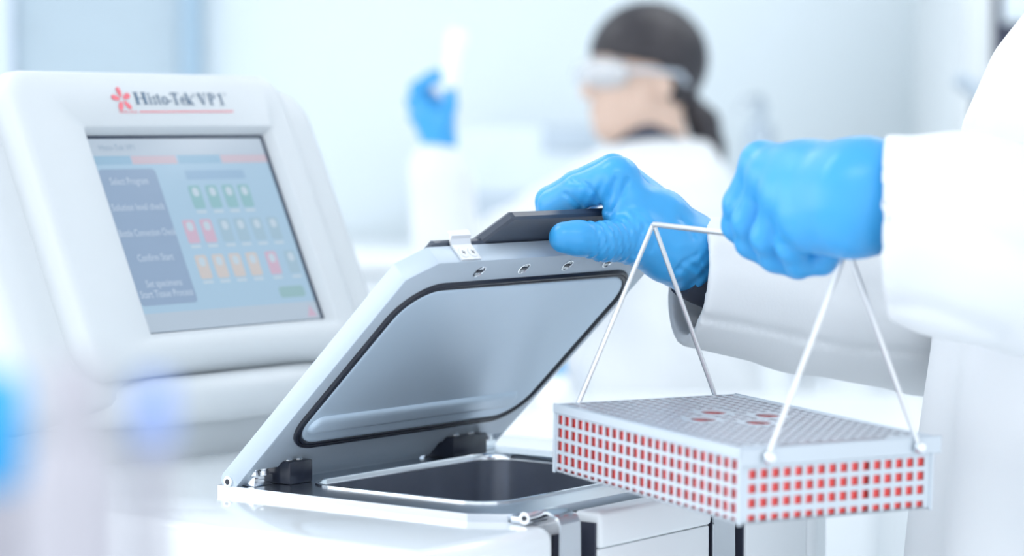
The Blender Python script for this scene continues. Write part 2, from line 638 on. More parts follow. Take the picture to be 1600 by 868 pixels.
# ---- white work table in front of the technician
t = empty('work_table', RM(0.45, 3.75, 0))
tag(t, 'white work table in front of the technician in goggles', 'table')
rb('tabletop', (-0.45, 1.05), (3.35, 4.12), (0.90, 0.93), M_TOP, t, 0.006)
for a in (-0.42, 0.98):
    for b in (3.38, 4.05):
        rb('leg', (a, a + 0.04), (b, b + 0.04), (0, 0.90), M_CAB, t, 0.004)
rb('rail', (-0.40, 1.0), (4.05, 4.08), (0.82, 0.90), M_CAB, t)
t = empty('reagent_bottle', RM(0.063, 3.85, 0.93))
tag(t, 'small white reagent bottle with blue cap on the work table', 'bottle')
bm = bmesh.new()
c = RM(0.063, 3.95, 0.93)
lathe(bm, [(0.025, 0), (0.028, 0.004), (0.028, 0.035), (0.02, 0.045), (0.013, 0.05), (0.013, 0.06)], c, 18)
fin('body', bm, M_TUBE, t, 40)
bm = bmesh.new()
lathe(bm, [(0.017, 0.05), (0.018, 0.052), (0.018, 0.076), (0.016, 0.079)], c, 18)
fin('cap', bm, M_BLUECAP, t, 40)

# ================================================================== TISSUE PROCESSOR
ZP, ZH = 1.100, 1.0945                    # plate top, housing top
proc = empty('tissue_processor', (0.15, 0.15, 0))
tag(proc, 'white floor-standing tissue processor with tilted touch screen and open steel retort lid', 'machine')

prof = [(-0.12, -0.285), (0.024, -0.285), (0.024, -0.262), (0.415, -0.262), (0.415, 0.62), (-0.12, 0.62)]
bm = bmesh.new()
loft(bm, [[(x, y, 0.06) for x, y in prof], [(x, y, ZH) for x, y in prof]])
bmesh.ops.recalc_face_normals(bm, faces=bm.faces)
es = [e for e in bm.edges if max(e.verts[0].co.z, e.verts[1].co.z) > ZH - 1e-4]
bmesh.ops.bevel(bm, geom=es, offset=0.011, segments=5, profile=0.5, affect='EDGES')
house = fin('housing', bm, M_WHITE, proc, 35)
c1 = box('cutter', (0.030, -0.224, 0.86), (0.268, -0.040, 1.2), M_WHITE)
cut(house, [c1])
box('plinth', (-0.09, -0.24, 0.0), (0.39, 0.60, 0.06), M_SHADE_PLINTH, proc, 0.004)

# flange plate round the opening
outer = [(0.0, 0.0), (0.0, -0.2279), (0.014, -0.2500), (0.022, -0.2545), (0.278, -0.2545), (0.300, -0.2300), (0.300, 0.0)]
inner = rrect(0.0385, 0.261, -0.2185, -0.0455, 0.027, 7)
bm = bmesh.new()
plate_hole(bm, outer, inner, ZH, ZP)
plate = fin('flange_plate', bm, M_STEEL, proc, 30)
bm = bmesh.new()
loops = []
for off, z in ((0.0012, ZP - 0.0005), (0.0012, ZP + 0.0012), (-0.0006, ZP + 0.0016), (-0.0016, ZP + 0.0004), (-0.0016, ZP - 0.004)):
    loops.append([(x, y, z) for x, y in rrect(0.0385 - off, 0.261 + off, -0.2185 - off, -0.0455 + off, 0.027 + off, 7)])
loft(bm, loops, False, False)
fin('opening_rim', bm, M_POLISH, plate, 60)
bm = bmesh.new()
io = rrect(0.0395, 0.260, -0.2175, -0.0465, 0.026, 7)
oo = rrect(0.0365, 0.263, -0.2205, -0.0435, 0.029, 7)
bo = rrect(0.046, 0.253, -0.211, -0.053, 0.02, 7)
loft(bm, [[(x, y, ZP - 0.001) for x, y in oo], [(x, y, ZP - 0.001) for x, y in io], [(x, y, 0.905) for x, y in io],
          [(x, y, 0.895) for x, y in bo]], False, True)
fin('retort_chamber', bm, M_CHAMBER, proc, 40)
# small steel catch on the rim of the opening
bm = bmesh.new()
rbox(bm, (0.254, -0.140, ZP), (0.268, -0.120, ZP + 0.003), 0.001)
rbox(bm, (0.252, -0.137, ZP + 0.003), (0.262, -0.123, ZP + 0.005), 0.001)
fin('rim_catch', bm, M_POLISH, plate, 40)

# hinge hardware on the plate
def screw_head(bm, c, r, h, axis=None):
    M = Matrix.Identity(4) if axis is None else Vector(axis).to_track_quat('Z', 'Y').to_matrix().to_4x4()
    lathe(bm, [(r, 0), (r, h * 0.75), (r * 0.85, h), (r * 0.5, h), (r * 0.45, h * 0.5), (0.0001, h * 0.5)], c, 16, M)


for x0, x1, nm in ((0.030, 0.0545, 0), (0.217, 0.259, 1)):
    bm = bmesh.new()
    rbox(bm, (x0, -0.0425, ZP), (x1, -0.012, ZP + 0.0165), 0.0012)
    hb = fin('hinge_block', bm, M_BLACK, plate, 40)
    for k in (0.28, 0.72):
        bm = bmesh.new()
        screw_head(bm, Vector((x0 + (x1 - x0) * k, -0.034, ZP + 0.0155)), 0.0038, 0.0022)
        fin('socket_screw', bm, M_POLISH, hb, 40)
for xs in ((0.0115, 0.0205), (0.2715, 0.2815)):
    bm = bmesh.new()
    rbox(bm, (xs[0] - 0.005, -0.030, ZP), (xs[1] + 0.005, -0.016, ZP + 0.0075), 0.0008)
    sb = fin('standoff', bm, M_POLISH, plate, 40)
    for x in xs:
        bm = bmesh.new()
        lathe(bm, [(0.0046, 0), (0.0046, 0.003), (0.0040, 0.0035), (0.0046, 0.004), (0.0046, 0.0072), (0.0040, 0.008), (0.002, 0.008)],
              Vector((x, -0.0245, ZP + 0.0072)), 16)
        fin('bolt', bm, M_POLISH, sb, 40)

# retort lid, standing open on its hinge
LA = math.radians(44.13)
ld = Vector((0, -math.cos(LA), math.sin(LA)))
ln = Vector((1, 0, 0)).cross(ld)
LM = Matrix.Translation((0, -0.0227, 1.1043)) @ Matrix(((1, ld.x, ln.x, 0), (0, ld.y, ln.y, 0), (0, ld.z, ln.z, 0), (0, 0, 0, 1)))


def lidfin(name, bm, m, parent, smooth=40):
    bmesh.ops.transform(bm, matrix=LM, verts=bm.verts)
    return fin(name, bm, m, parent, smooth)


LW, LT = 0.297, 0.0155
bm = bmesh.new()
lo_ = [(0, -0.0045), (0, 0.2132), (0.022, 0.2284), (LW - 0.022, 0.2284), (LW, 0.2132), (LW, -0.0045)]
loft(bm, [[(u, v, -LT) for u, v in lo_], [(u, v, 0) for u, v in lo_]])
bmesh.ops.recalc_face_normals(bm, faces=bm.faces)
bmesh.ops.bevel(bm, geom=[e for e in bm.edges], offset=0.0009, segments=2, profile=0.5, affect='EDGES')
lid = lidfin('retort_lid', bm, M_LID, proc, 35)
cs_ = []
for u0, u1 in ((0.0065, 0.0575), (0.214, 0.2885)):
    bm = bmesh.new()
    rbox(bm, (u0, -0.05, -0.05), (u1, 0.0115, 0.05))
    for v in bm.verts:                                   # slanted notch flank
        if v.co.z > 0 and v.co.x > (u0 + u1) / 2:
            v.co.x += 0.012
    cs_.append(lidfin('cutter', bm, M_LID, None, None))
cut(lid, cs_)
# rounded hinge ears either side
for u0, u1 in ((0.0002, 0.0064), (LW - 0.0064, LW - 0.0002), (0.070, 0.205)):
    bm = bmesh.new()
    pts = [(0.0, 0.0), (0.0, -LT)]
    for k in range(9):
        a = math.radians(-90 - 180 * k / 8)
        pts.append((-0.0085 + 0.0077 * math.cos(a), -0.0077 + 0.0077 * math.sin(a)))
    pts = [(0.004, -0.0003), (0.004, -LT + 0.0003)] + pts[2:]
    loft(bm, [[(u0, v, w) for v, w in pts], [(u1, v, w) for v, w in pts]])
    lidfin('hinge_ear', bm, M_LID, lid, 35)
for u0, s in ((0.0, -1), (LW, 1)):
    bm = bmesh.new()
    Mx = Matrix.Rotation(math.radians(90 * s), 4, 'Y')
    lathe(bm, [(0.0042, -0.001), (0.0042, 0.0008), (0.0036, 0.0012), (0.0022, 0.0012), (0.002, -0.0005), (0.0001, -0.0005)],
          Vector((u0, -0.0095, -0.0075)), 16, Mx)
    pn = lidfin('hinge_pin', bm, M_POLISH, lid, 40)
bm = bmesh.new()
tube(bm, [(-0.0009, -0.0095, -0.0075), (-0.0014, -0.0095, -0.0075)], 0.0018, 10)
lidfin('pin_socket', bm, M_RUBBER, lid, 40)

# gasket: a twin-bead rubber ring
GU0, GU1, GV0, GV1, GR = 0.0122, 0.2865, 0.0325, 0.2072, 0.034
bm = bmesh.new()
loops = []
for ins, w in ((0, 0.0), (0.0002, 0.0018), (0.0012, 0.0028), (0.0024, 0.0026), (0.0030, 0.0016), (0.0036, 0.0024), (0.0048, 0.0026),
               (0.0058, 0.0018), (0.0062, 0.0004)):
    loops.append([(u, v, w) for u, v in rrect(GU0 + ins, GU1 - ins, GV0 + ins, GV1 - ins, GR - ins, 9)])
loft(bm, loops, False, False)
lidfin('gasket', bm, M_RUBBER, lid, 70)
bm = bmesh.new()
loops = []
for ins, w in ((0.0062, 0.0), (0.0062, 0.0012), (0.0072, 0.0020), (0.0095, 0.0022), (0.012, 0.0019)):
    loops.append([(u, v, w) for u, v in rrect(GU0 + ins, GU1 - ins, GV0 + ins, GV1 - ins, GR - ins, 9)])
loft(bm, loops, False, True)
liner = lidfin('liner_plate', bm, M_LINER, lid, 60)
# pressed trough across the liner
bm = bmesh.new()
def stadium(u0, u1, v, r, n=10):
    pts = []
    for k in range(n + 1):
        a = math.radians(-90 + 180 * k / n)
        pts.append((u1 - r + r * math.cos(a), v + r * math.sin(a)))
    for k in range(n + 1):
        a = math.radians(90 + 180 * k / n)
        pts.append((u0 + r + r * math.cos(a), v + r * math.sin(a)))
    return pts
loops = []
for ins, w in ((0, 0.0019), (0.0012, 0.0036), (0.003, 0.0046), (0.0055, 0.0048)):
    loops.append([(u, v, w) for u, v in stadium(0.0235 + ins, 0.262 - ins, 0.0600, 0.0092 - ins)])
loft(bm, loops, False, True)
lidfin('pressed_rib', bm, M_LINER, lid, 60)
# countersunk screws along the free edge
for u, v in ((0.0760, 0.2172), (0.1270, 0.2172), (0.1790, 0.2172), (0.2300, 0.2172)):
    bm = bmesh.new()
    lathe(bm, [(0.0054, 0.0001), (0.0054, 0.0005), (0.0046, 0.0006), (0.0040, 0.0001), (0.0015, 0.0001)], Vector((u, v, 0)), 18)
    sc_ = lidfin('countersunk_screw', bm, M_POLISH, lid, 40)
    bm = bmesh.new()
    rbox(bm, (u - 0.0032, v - 0.0010, 0.0001), (u + 0.0032, v + 0.0010, 0.0006))
    lidfin('slot', bm, M_RUBBER, sc_, None)
# black grip
bm = bmesh.new()
hp = [(0.0725, 0.2105), (0.2370, 0.2105), (0.2215, 0.2525), (0.0985, 0.2525)]
loft(bm, [[(u, v, -0.0240) for u, v in hp], [(u, v, -0.0165) for u, v in hp]])
bmesh.ops.recalc_face_normals(bm, faces=bm.faces)
bmesh.ops.bevel(bm, geom=[e for e in bm.edges], offset=0.0017, segments=1, profile=0.5, affect='EDGES')
lidfin('grip_handle', bm, M_HANDLE, lid, 20)
bm = bmesh.new()
rbox(bm, (0.030, 0.2105, -0.0215), (0.090, 0.2292, -0.0158), 0.0018, 1)
lidfin('latch_bar', bm, M_HANDLE, lid, 20)
# bent steel clip with two screws
bm = bmesh.new()
cp = [(0.2287, -0.0010), (0.2300, -0.0010), (0.2300, -0.0145), (0.2322, -0.0178), (0.2345, -0.0190), (0.2350, -0.0235), (0.2336, -0.0235),
      (0.2332, -0.0202), (0.2310, -0.0190), (0.2287, -0.0150)]
loft(bm, [[(0.0465, v, w) for v, w in cp], [(0.0680, v, w) for v, w in cp]])
M_CLIP = mat('brushed_clip', (0.74, 0.76, 0.79), 0.45, metal=0.3)
clip = lidfin('steel_clip', bm, M_CLIP, lid, 25)
for u in (0.0525, 0.0625):
    bm = bmesh.new()
    lathe(bm, [(0.0043, 0), (0.0043, 0.0003), (0.0040, 0.0006), (0.0012, 0.0007)], Vector((u, 0.2300, -0.0068)), 16,
          Matrix.Rotation(math.radians(-90), 4, 'X'))
    s_ = lidfin('clip_screw', bm, M_CLIP, clip, 30)
    for a in (20, 110):
        bm = bmesh.new()
        rbox(bm, (-0.0018, -0.0003, 0), (0.0018, 0.0003, 0.0002), 0, 1,
             Matrix.Translation((u, 0.2307, -0.0068)) @ Matrix.Rotation(math.radians(-90), 4, 'X') @ Matrix.Rotation(math.radians(a), 4, 'Z'))
        lidfin('screw_cross', bm, M_RUBBER, s_, None)

# front panels, straps, and dark strips painting the shade inside the gaps
for x0, x1 in ((0.048, 0.0695), (0.237, 0.254)):
    box('gap_shade_back', (x0, -0.2640, 0.55), (x1, -0.2620, 1.083), M_SHADE_PLINTH, proc)
    box('gap_shade_side', (x1 - 0.0015, -0.2830, 0.55), (x1 + 0.0006, -0.2620, 1.0905), M_SHADE_PLINTH, proc)
for x0, x1, xk in ((0.0255, 0.0470, 0.0085), (0.2095, 0.2365, 0.197)):
    bm = bmesh.new()
    sp = [(-0.262, ZP + 0.002), (-0.276, ZP + 0.0025), (-0.2840, ZP - 0.001), (-0.2865, ZP - 0.006), (-0.2850, 0.72), (-0.2832, 0.72),
          (-0.2848, ZP - 0.007), (-0.2828, ZP - 0.003), (-0.275, ZP + 0.0008), (-0.262, ZP + 0.0005)]
    rows = []
    for x in (x0, x1):
        rows.append([(x + (0.0025 * (1.1 - z) / 0.1 if x == x1 else 0), y, z) for y, z in sp])
    loft(bm, rows)
    st = fin('latch_strap', bm, M_POLISH, proc, 30)
    bm = bmesh.new()
    tube(bm, [(xk, -0.2690, ZP - 0.0005), (x0 + 0.004, -0.2690, ZP - 0.0005)], 0.0042, 16)
    fin('hinge_knuckle', bm, M_POLISH, st, 40)
    bm = bmesh.new()
    tube(bm, [(xk - 0.0006, -0.2690, ZP - 0.0005), (xk + 0.002, -0.2690, ZP - 0.0005)], 0.0018, 12)
    fin('knuckle_pin', bm, M_RUBBER, st, 40)
    box('knuckle_base', (xk + 0.003, -0.2660, ZH), (x0 + 0.012, -0.2550, ZP - 0.0004), M_STEEL, st, 0.001)
fp = box('front_panel', (0.0705, -0.2840, 0.55), (0.2070, -0.2625, 1.0722), M_PANEL, proc, 0.0012)
box('panel_cover', (0.0705, -0.2862, 1.0728), (0.2075, -0.2640, 1.0975), M_PANEL, fp, 0.0032, 3)
fp = box('front_panel', (0.2545, -0.2850, 0.55), (0.3405, -0.2625, 1.0925), M_PANEL, proc, 0.002)
box('edge_strip', (0.3412, -0.2850, 0.55), (0.3560, -0.2625, 1.0925), M_PANEL, proc, 0.002)
box('front_panel', (-0.11, -0.2625, 0.10), (0.40, -0.2600, 0.54), M_PANEL, proc, 0.001)

# ---- console: pedestal and tilted monitor
PCX, PCY = 0.178, 0.275


def sup(cx, cy, rx, ry, z, n=72, e=2.2):
    L = []
    for k in range(n):
        a = 2 * math.pi * k / n
        c, s = math.cos(a), math.sin(a)
        L.append((cx + rx * math.copysign(abs(c) ** (2 / e), c), cy + ry * math.copysign(abs(s) ** (2 / e), s), z))
    return L


bm = bmesh.new()
loft(bm, [sup(PCX, PCY, rx, ry, z) for rx, ry, z in ((0.178, 0.122, ZH - 0.001), (0.180, 0.124, 1.100), (0.186, 0.130, 1.128))], True, True)
ped = fin('pedestal', bm, M_SHELL, proc, 60)
bm = bmesh.new()
loft(bm, [sup(PCX, PCY, rx, ry, z) for rx, ry, z in ((0.185, 0.128, 1.1225), (0.196, 0.141, 1.1230), (0.2005, 0.1475, 1.1265), (0.203, 0.151, 1.135), (0.2025, 0.151, 1.146),
                                                   (0.200, 0.148, 1.153), (0.195, 0.142, 1.1580), (0.185, 0.133, 1.1600))], True, True)
fin('collar', bm, M_SHELL, proc, 60)

TL = math.radians(24.5)
dv = Vector((0, math.sin(TL), math.cos(TL)))
dn = Vector((1, 0, 0)).cross(dv)
MM = Matrix.Translation((0, 0.165, 1.2)) @ Matrix(((1, dv.x, dn.x, 0), (0, dv.y, dn.y, 0), (0, dv.z, dn.z, 0), (0, 0, 0, 1)))


def monfin(name, bm, m, parent, smooth=40):
    bmesh.ops.transform(bm, matrix=MM, verts=bm.verts)
    return fin(name, bm, m, parent, smooth)


SU0, SU1, SV0, SV1 = 0.0928, 0.2978, -0.0061, 0.1630
# back shell with side wings
bm = bmesh.new()
loops = []
for ins, w in ((0.035, -0.10), (0.012, -0.085), (0.0, -0.05), (0.0, -0.022), (0.004, -0.0145), (0.011, -0.0115), (0.03, -0.0100)):
    loops.append([(u, v, w) for u, v in rrect(-0.034 + ins, 0.387 - ins, -0.058 + ins * 0.5, 0.216 - ins, 0.034 - ins * 0.6, 8)])
loft(bm, loops)
shell = monfin('monitor_shell', bm, M_SHELL, proc, 60)
# bezel
bm = bmesh.new()
loops = []
def bez(ins, w, r):
    L = rrect(0.0140 + ins, 0.3365 - ins, -0.0485 + ins, 0.2225 - ins, r, 8)
    out = []
    for u, v in L:
        k = (u - 0.179) / 0.158
        out.append((u, v - (0.0035 * k * k if v > 0.1 else -0.0120 * (k * k)), w))    # gently bowed top and bottom
    return out
for ins, w in ((0.004, -0.03), (0.0, -0.012), (0.0, -0.004), (0.0025, 0.004), (0.007, 0.009), (0.014, 0.0108)):
    loops.append(bez(ins, w, 0.026 - ins * 0.5))
for (a, w, r) in ((0.0075, 0.0112, 0.004), (0.0052, 0.0095, 0.003), (0.0, 0.0, 0.0008)):
    loops.append([(u, v, w) for u, v in rrect(SU0 - a * 1.5, SU1 + a * 0.75, SV0 - a * 1.15, SV1 + a * 0.55, r, 8)])
loft(bm, loops, True, False)
bezel = monfin('monitor_bezel', bm, M_SHELL, proc, 50)
# neck that carries the monitor on the collar
bm = bmesh.new()
loft(bm, [sup(PCX, PCY + 0.02, rx, ry, z) for rx, ry, z in ((0.150, 0.095, 1.157), (0.150, 0.095, 1.200), (0.130, 0.070, 1.240))], True, True)
fin('neck', bm, M_SHELL, proc, 60)

# touch screen and what it shows
def uv(s, t):
    return SU0 + (SU1 - SU0) * s, SV1 - (SV1 - SV0) * t


def flat(name, s0, s1, t0, t1, w, m, parent, r=0.0):
    u0, v1 = uv(s0, t0)
    u1, v0 = uv(s1, t1)
    bm = bmesh.new()
    L = rrect(u0, u1, v0, v1, r, 3) if r else [(u0, v0), (u1, v0), (u1, v1), (u0, v1)]
    loft(bm, [[(u, v, w - 0.00012) for u, v in L], [(u, v, w) for u, v in L]])
    return monfin(name, bm, m, parent, None)


S_BG = lit('screen_blue', (0.67, 0.79, 0.88))
S_GREY = lit('screen_grey', (0.73, 0.79, 0.85))
S_PANEL = lit('screen_panel', (0.58, 0.67, 0.78))
S_TXT = lit('screen_text', (0.80, 0.86, 0.93))
S_DTXT = lit('screen_dim_text', (0.60, 0.68, 0.77))
S_SALMON = lit('screen_salmon', (0.80, 0.74, 0.79))
S_TAB = lit('screen_tab', (0.60, 0.74, 0.84))
S_GREEN = lit('screen_green', (0.58, 0.75, 0.78))
S_RED = lit('screen_red', (0.82, 0.71, 0.79))
S_ORNG = lit('screen_orange', (0.82, 0.79, 0.78))
S_DIM = lit('screen_dim_icon', (0.65, 0.76, 0.83))
S_PALE = lit('screen_pale', (0.77, 0.84, 0.89))
S_EDGE = mat('screen_edge_shade', (0.02, 0.035, 0.07), 0.3)  # black border, wider at right where it paints in the recess shadow

scr = flat('touch_screen', -0.012, 1.012, -0.012, 1.012, 0.0005, S_EDGE, proc)
flat('display_area', 0.002, 0.978, 0.018, 0.998, 0.0008, S_BG, scr)
flat('header_bar', 0.002, 0.978, 0.018, 0.105, 0.0010, S_GREY, scr)
flat('footer_bar', 0.002, 0.978, 0.905, 0.998, 0.0010, S_GREY, scr)
for s0, s1, m in ((0.004, 0.198, S_TAB), (0.203, 0.450, S_SALMON), (0.462, 0.700, S_TAB), (0.705, 0.976, S_SALMON)):
    flat('tab', s0, s1, 0.107, 0.150, 0.0010, m, scr)
flat('menu_panel', 0.003, 0.312, 0.174, 0.866, 0.0010, S_PANEL, scr, 0.004)
flat('title_strip', 0.474, 0.812, 0.188, 0.235, 0.0010, lit('screen_strip', (0.61, 0.73, 0.84)), scr)


def icon(cs, ct, m, w=0.066, h=0.122, m2=None):
    i = flat('station_icon', cs - w / 2, cs + w / 2, ct - h / 2, ct + h / 2, 0.0011, m, scr, 0.002)
    flat('icon_mark', cs - w * 0.25, cs + w * 0.28, ct - h * 0.40, ct - h * 0.02, 0.0013, m2 or S_PALE, i and scr, 0.003)
    flat('icon_caption', cs - w * 0.42, cs + w * 0.42, ct + h * 0.58, ct + h * 0.70, 0.0011, S_PALE, scr)


for s in (0.494, 0.591, 0.686, 0.777):
    icon(s, 0.328, S_GREEN)
for i, s in enumerate((0.399, 0.495, 0.597, 0.689, 0.785, 0.882)):
    icon(s, 0.506, S_RED if i < 2 else S_DIM)
for i, s in enumerate((0.402, 0.498, 0.594, 0.692, 0.806, 0.920)):
    icon(s, 0.690, S_ORNG if i < 4 else (S_RED if i == 4 else S_DIM))
flat('button', 0.785, 0.935, 0.818, 0.876, 0.0011, lit('screen_button', (0.60, 0.74, 0.76)), scr, 0.003)
bm = bmesh.new()
tri = [uv(0.905, 0.985), uv(0.962, 0.985), uv(0.933, 0.925)]
loft(bm, [[(u, v, 0.0010) for u, v in tri], [(u, v, 0.0012) for u, v in tri]])
monfin('warning_triangle', bm, S_RED, scr, None)


def stext(s, s0, s1, t, size, m):
    u0, v = uv(s0, t)
    u1, _ = uv(s1, t)
    return text_mesh('screen_lettering', s, size, m, scr, MM @ Matrix.Translation((u0, v - size * 0.36, 0.0014)), width=u1 - u0)


stext('Select Program', 0.047, 0.25, 0.236, 0.0086, S_TXT)
stext('Solution level check', 0.012, 0.295, 0.369, 0.0086, S_TXT)
stext('Bottle Connection Check', 0.006, 0.310, 0.500, 0.0086, S_TXT)
stext('Confirm Start', 0.060, 0.252, 0.627, 0.0086, S_TXT)
stext('Set specimens', 0.061, 0.253, 0.757, 0.0086, S_TXT)
stext('Start Tissue Process', 0.014, 0.294, 0.809, 0.0086, S_TXT)
stext('Histo-Tek VP1', 0.045, 0.235, 0.062, 0.0070, S_DTXT)

# lettering and emblem above the screen
def poly(bm, pts, w=0.0116):
    vs = [bm.verts.new((x, y, w)) for x, y in pts]
    bm.faces.new(vs)


def glyph(bm, ch, x0, x1, base, cap):
    w = x1 - x0
    def P_(a, b):
        return (x0 + a * w, base + b * cap)
    def q(a0, b0, a1, b1):
        poly(bm, [P_(a0, b0), P_(a1, b0), P_(a1, b1), P_(a0, b1)])
    def st(a0, b0, a1, b1, t0, t1=None):
        t1 = t0 if t1 is None else t1
        poly(bm, [P_(a0 - t0 / 2, b0), P_(a0 + t0 / 2, b0), P_(a1 + t1 / 2, b1), P_(a1 - t1 / 2, b1)])
    def ring(cx, cy, rx, ry, tx, ty, a0=0, a1=360, n=18):
        for k in range(n):
            p, r = math.radians(a0 + (a1 - a0) * k / n), math.radians(a0 + (a1 - a0) * (k + 1) / n)
            poly(bm, [P_(cx + rx * math.cos(p), cy + ry * math.sin(p)), P_(cx + rx * math.cos(r), cy + ry * math.sin(r)),
                      P_(cx + (rx - tx) * math.cos(r), cy + (ry - ty) * math.sin(r)), P_(cx + (rx - tx) * math.cos(p), cy + (ry - ty) * math.sin(p))])
    if ch == 'H':
        q(.10, 0, .29, 1); q(.71, 0, .90, 1); q(.29, .47, .71, .54)
        for a in (0, .61):
            q(a, 0, a + .39, .05); q(a, .95, a + .39, 1)
    elif ch == 'i':
        q(.32, 0, .68, .66); q(.1, 0, .9, .05); q(.1, .62, .5, .66); ring(.5, .86, .24, .1, .23, .095)
    elif ch == 's':
        ring(.5, .50, .36, .17, .2, .06, 20, 270); ring(.5, .17, .38, .18, .22, .06, -170, 90)
        q(.76, .45, .86, .63); q(.1, .04, .2, .22)
    elif ch == 't':
        q(.32, .1, .62, .88); q(.02, .60, .95, .66); ring(.66, .14, .34, .15, .26, .06, 180, 330)
    elif ch == 'o':
        ring(.5, .33, .48, .35, .24, .07)
    elif ch == '-':
        q(.05, .26, .95, .36)
    elif ch == 'T':
        q(.40, 0, .62, 1); q(.25, 0, .77, .05); q(0, .93, 1, 1); q(0, .78, .06, .95); q(.94, .78, 1, .95)
    elif ch == 'e':
        ring(.5, .33, .47, .35, .24, .07, 0, 320); q(.2, .34, .95, .40)
    elif ch == 'k':
        q(.13, 0, .37, 1); q(0, 0, .5, .05); q(0, .95, .3, 1); st(.42, .28, .80, .64, .1); st(.45, .38, .82, 0, .26); q(.62, 0, 1, .05); q(.6, .61, .98, .66)
    elif ch == 'V':
        st(.17, 1, .50, 0, .25, .12); st(.83, 1, .53, 0, .1, .08); q(0, .95, .4, 1); q(.66, .95, 1, 1)
    elif ch == 'P':
        q(.15, 0, .40, 1); q(0, 0, .58, .05); q(0, .95, .5, 1); ring(.5, .74, .48, .26, .25, .06, -90, 90); q(.4, .48, .5, .54); q(.4, .94, .5, 1)
    elif ch == '1':
        q(.38, 0, .64, 1); q(.12, 0, .9, .05); poly(bm, [P_(.05, .80), P_(.10, .76), P_(.38, .90), P_(.38, 1.0)])


bm = bmesh.new()
K = 0.1044 / 1110.0
for ch, a, b in (('H', 316, 470), ('i', 478, 520), ('s', 526, 580), ('t', 582, 632), ('o', 640, 716), ('-', 720, 762), ('T', 764, 862),
                 ('e', 870, 934), ('k', 936, 1032), ('V', 1096, 1205), ('P', 1226, 1318), ('1', 1350, 1425)):
    glyph(bm, ch, 0.1490 + (a - 320) * K, 0.1490 + (b - 320) * K, 0.1850 + 0.0008, 0.0108)
monfin('brand_lettering', bm, M_LOGOB, bezel, None)
text_mesh('trademark_sign', '\u00ae', 0.0042, M_LOGOB, bezel, MM @ Matrix.Translation((0.1490 + (1034 - 320) * K, 0.1932, 0.0117)))
text_mesh('trademark_sign', 'TM', 0.0028, M_LOGOB, bezel, MM @ Matrix.Translation((0.1490 + (1426 - 320) * K, 0.1947, 0.0117)))
bm = bmesh.new()
for a in (96, 24, 168, 240, 312):
    t = math.radians(a)
    cx, cy = 0.1345, 0.1900
    pts = []
    for k in range(16):
        f = 2 * math.pi * k / 16
        lx = 0.0066 + 0.0046 * math.cos(f)
        ly = 0.0024 * math.sin(f) * (1 + 0.25 * math.cos(f))
        pts.append((cx + lx * math.cos(t) - ly * math.sin(t), cy + lx * math.sin(t) + ly * math.cos(t)))
    poly(bm, pts)
monfin('petal_emblem', bm, M_LOGOR, bezel, None)
bm = bmesh.new()
poly(bm, [(0.1495, 0.1785), (0.2595, 0.1795), (0.2595, 0.1806), (0.1495, 0.1796)])
monfin('brand_underline', bm, M_LOGOR, bezel, None)
text_mesh('maker_lettering', 'SAKURA', 0.0034, M_LOGOR, bezel, MM @ Matrix.Translation((0.1265, 0.1778, 0.0117)), width=0.0205)

# ================================================================== CASSETTE BASKET
BO = PX(1158, 706, 1.55)
BRm = Matrix(((0.9216, 0.3881, -0.0088), (-0.3882, 0.9210, -0.0330), (-0.0047, 0.0338, 0.9994)))
BRm = BRm.to_quaternion().normalized().to_matrix()
BM = Matrix.Translation(Vector(BO)) @ BRm.to_4x4()
BW, BL_, BH = 0.1455, 0.2180, 0.0440
PIT = 0.00854
bask = empty('cassette_basket', mtx=BM @ Matrix.Translation((BW / 2, BL_ / 2, -BH)))
tag(bask, 'perforated steel cassette basket with wire carrying handle held by the near gloved hand', 'basket')


def basfin(name, bm, m, parent, smooth=None):
    bmesh.ops.transform(bm, matrix=BM, verts=bm.verts)
    return fin(name, bm, m, parent, smooth)


def sheet(bm, xs, ys, holes, place, th):
    """xs, ys: sorted cell borders; holes: set of (i, j) left open; place(x, y, depth) -> point"""
    cache = {}
    def V(i, j, s):
        k = (i, j, s)
        if k not in cache:
            cache[k] = bm.verts.new(Vector(place(xs[i], ys[j], th * s)))
        return cache[k]
    nx, ny = len(xs) - 1, len(ys) - 1
    solid = lambda i, j: 0 <= i < nx and 0 <= j < ny and (i, j) not in holes
    for i in range(nx):
        for j in range(ny):
            if not solid(i, j):
                continue
            for s in (0, 1):
                bm.faces.new([V(i, j, s), V(i + 1, j, s), V(i + 1, j + 1, s), V(i, j + 1, s)])
            for (di, dj, a, b) in ((-1, 0, (i, j), (i, j + 1)), (1, 0, (i + 1, j), (i + 1, j + 1)),
                                   (0, -1, (i, j), (i + 1, j)), (0, 1, (i, j + 1), (i + 1, j + 1))):
                if not solid(i + di, j + dj):
                    bm.faces.new([V(*a, 0), V(*b, 0), V(*b, 1), V(*a, 1)])


def borders(centers, size, lo, hi):
    out = [lo]
    for c in centers:
        c, sz = c if isinstance(c, tuple) else (c, size)
        a, b = c - sz / 2, c + sz / 2
        if a > lo + 1e-5:
            out.append(a)
        if b < hi - 1e-5:
            out.append(b)
    out.append(hi)
    return out


HS = 0.0056
colsL = [0.0068 + PIT * k for k in range(25)]
colsW = [0.0090 + PIT * k for k in range(16)]
rowsA = [-0.0105 - 0.0088 * k for k in range(4)]
TH = 0.0012


def side(name, cols, length, rows, hs, place):
    xs = borders(cols, HS, 0, length)
    ys = borders(sorted(rows, key=lambda q: q[0] if isinstance(q, tuple) else q), hs, -BH, 0.0)
    holes = {(2 * i + 1, 2 * j + 1) for i in range(len(cols)) for j in range(len(rows))}
    bm = bmesh.new()
    sheet(bm, xs, ys, holes, place, TH)
    return basfin(name, bm, M_BASKET, bask)


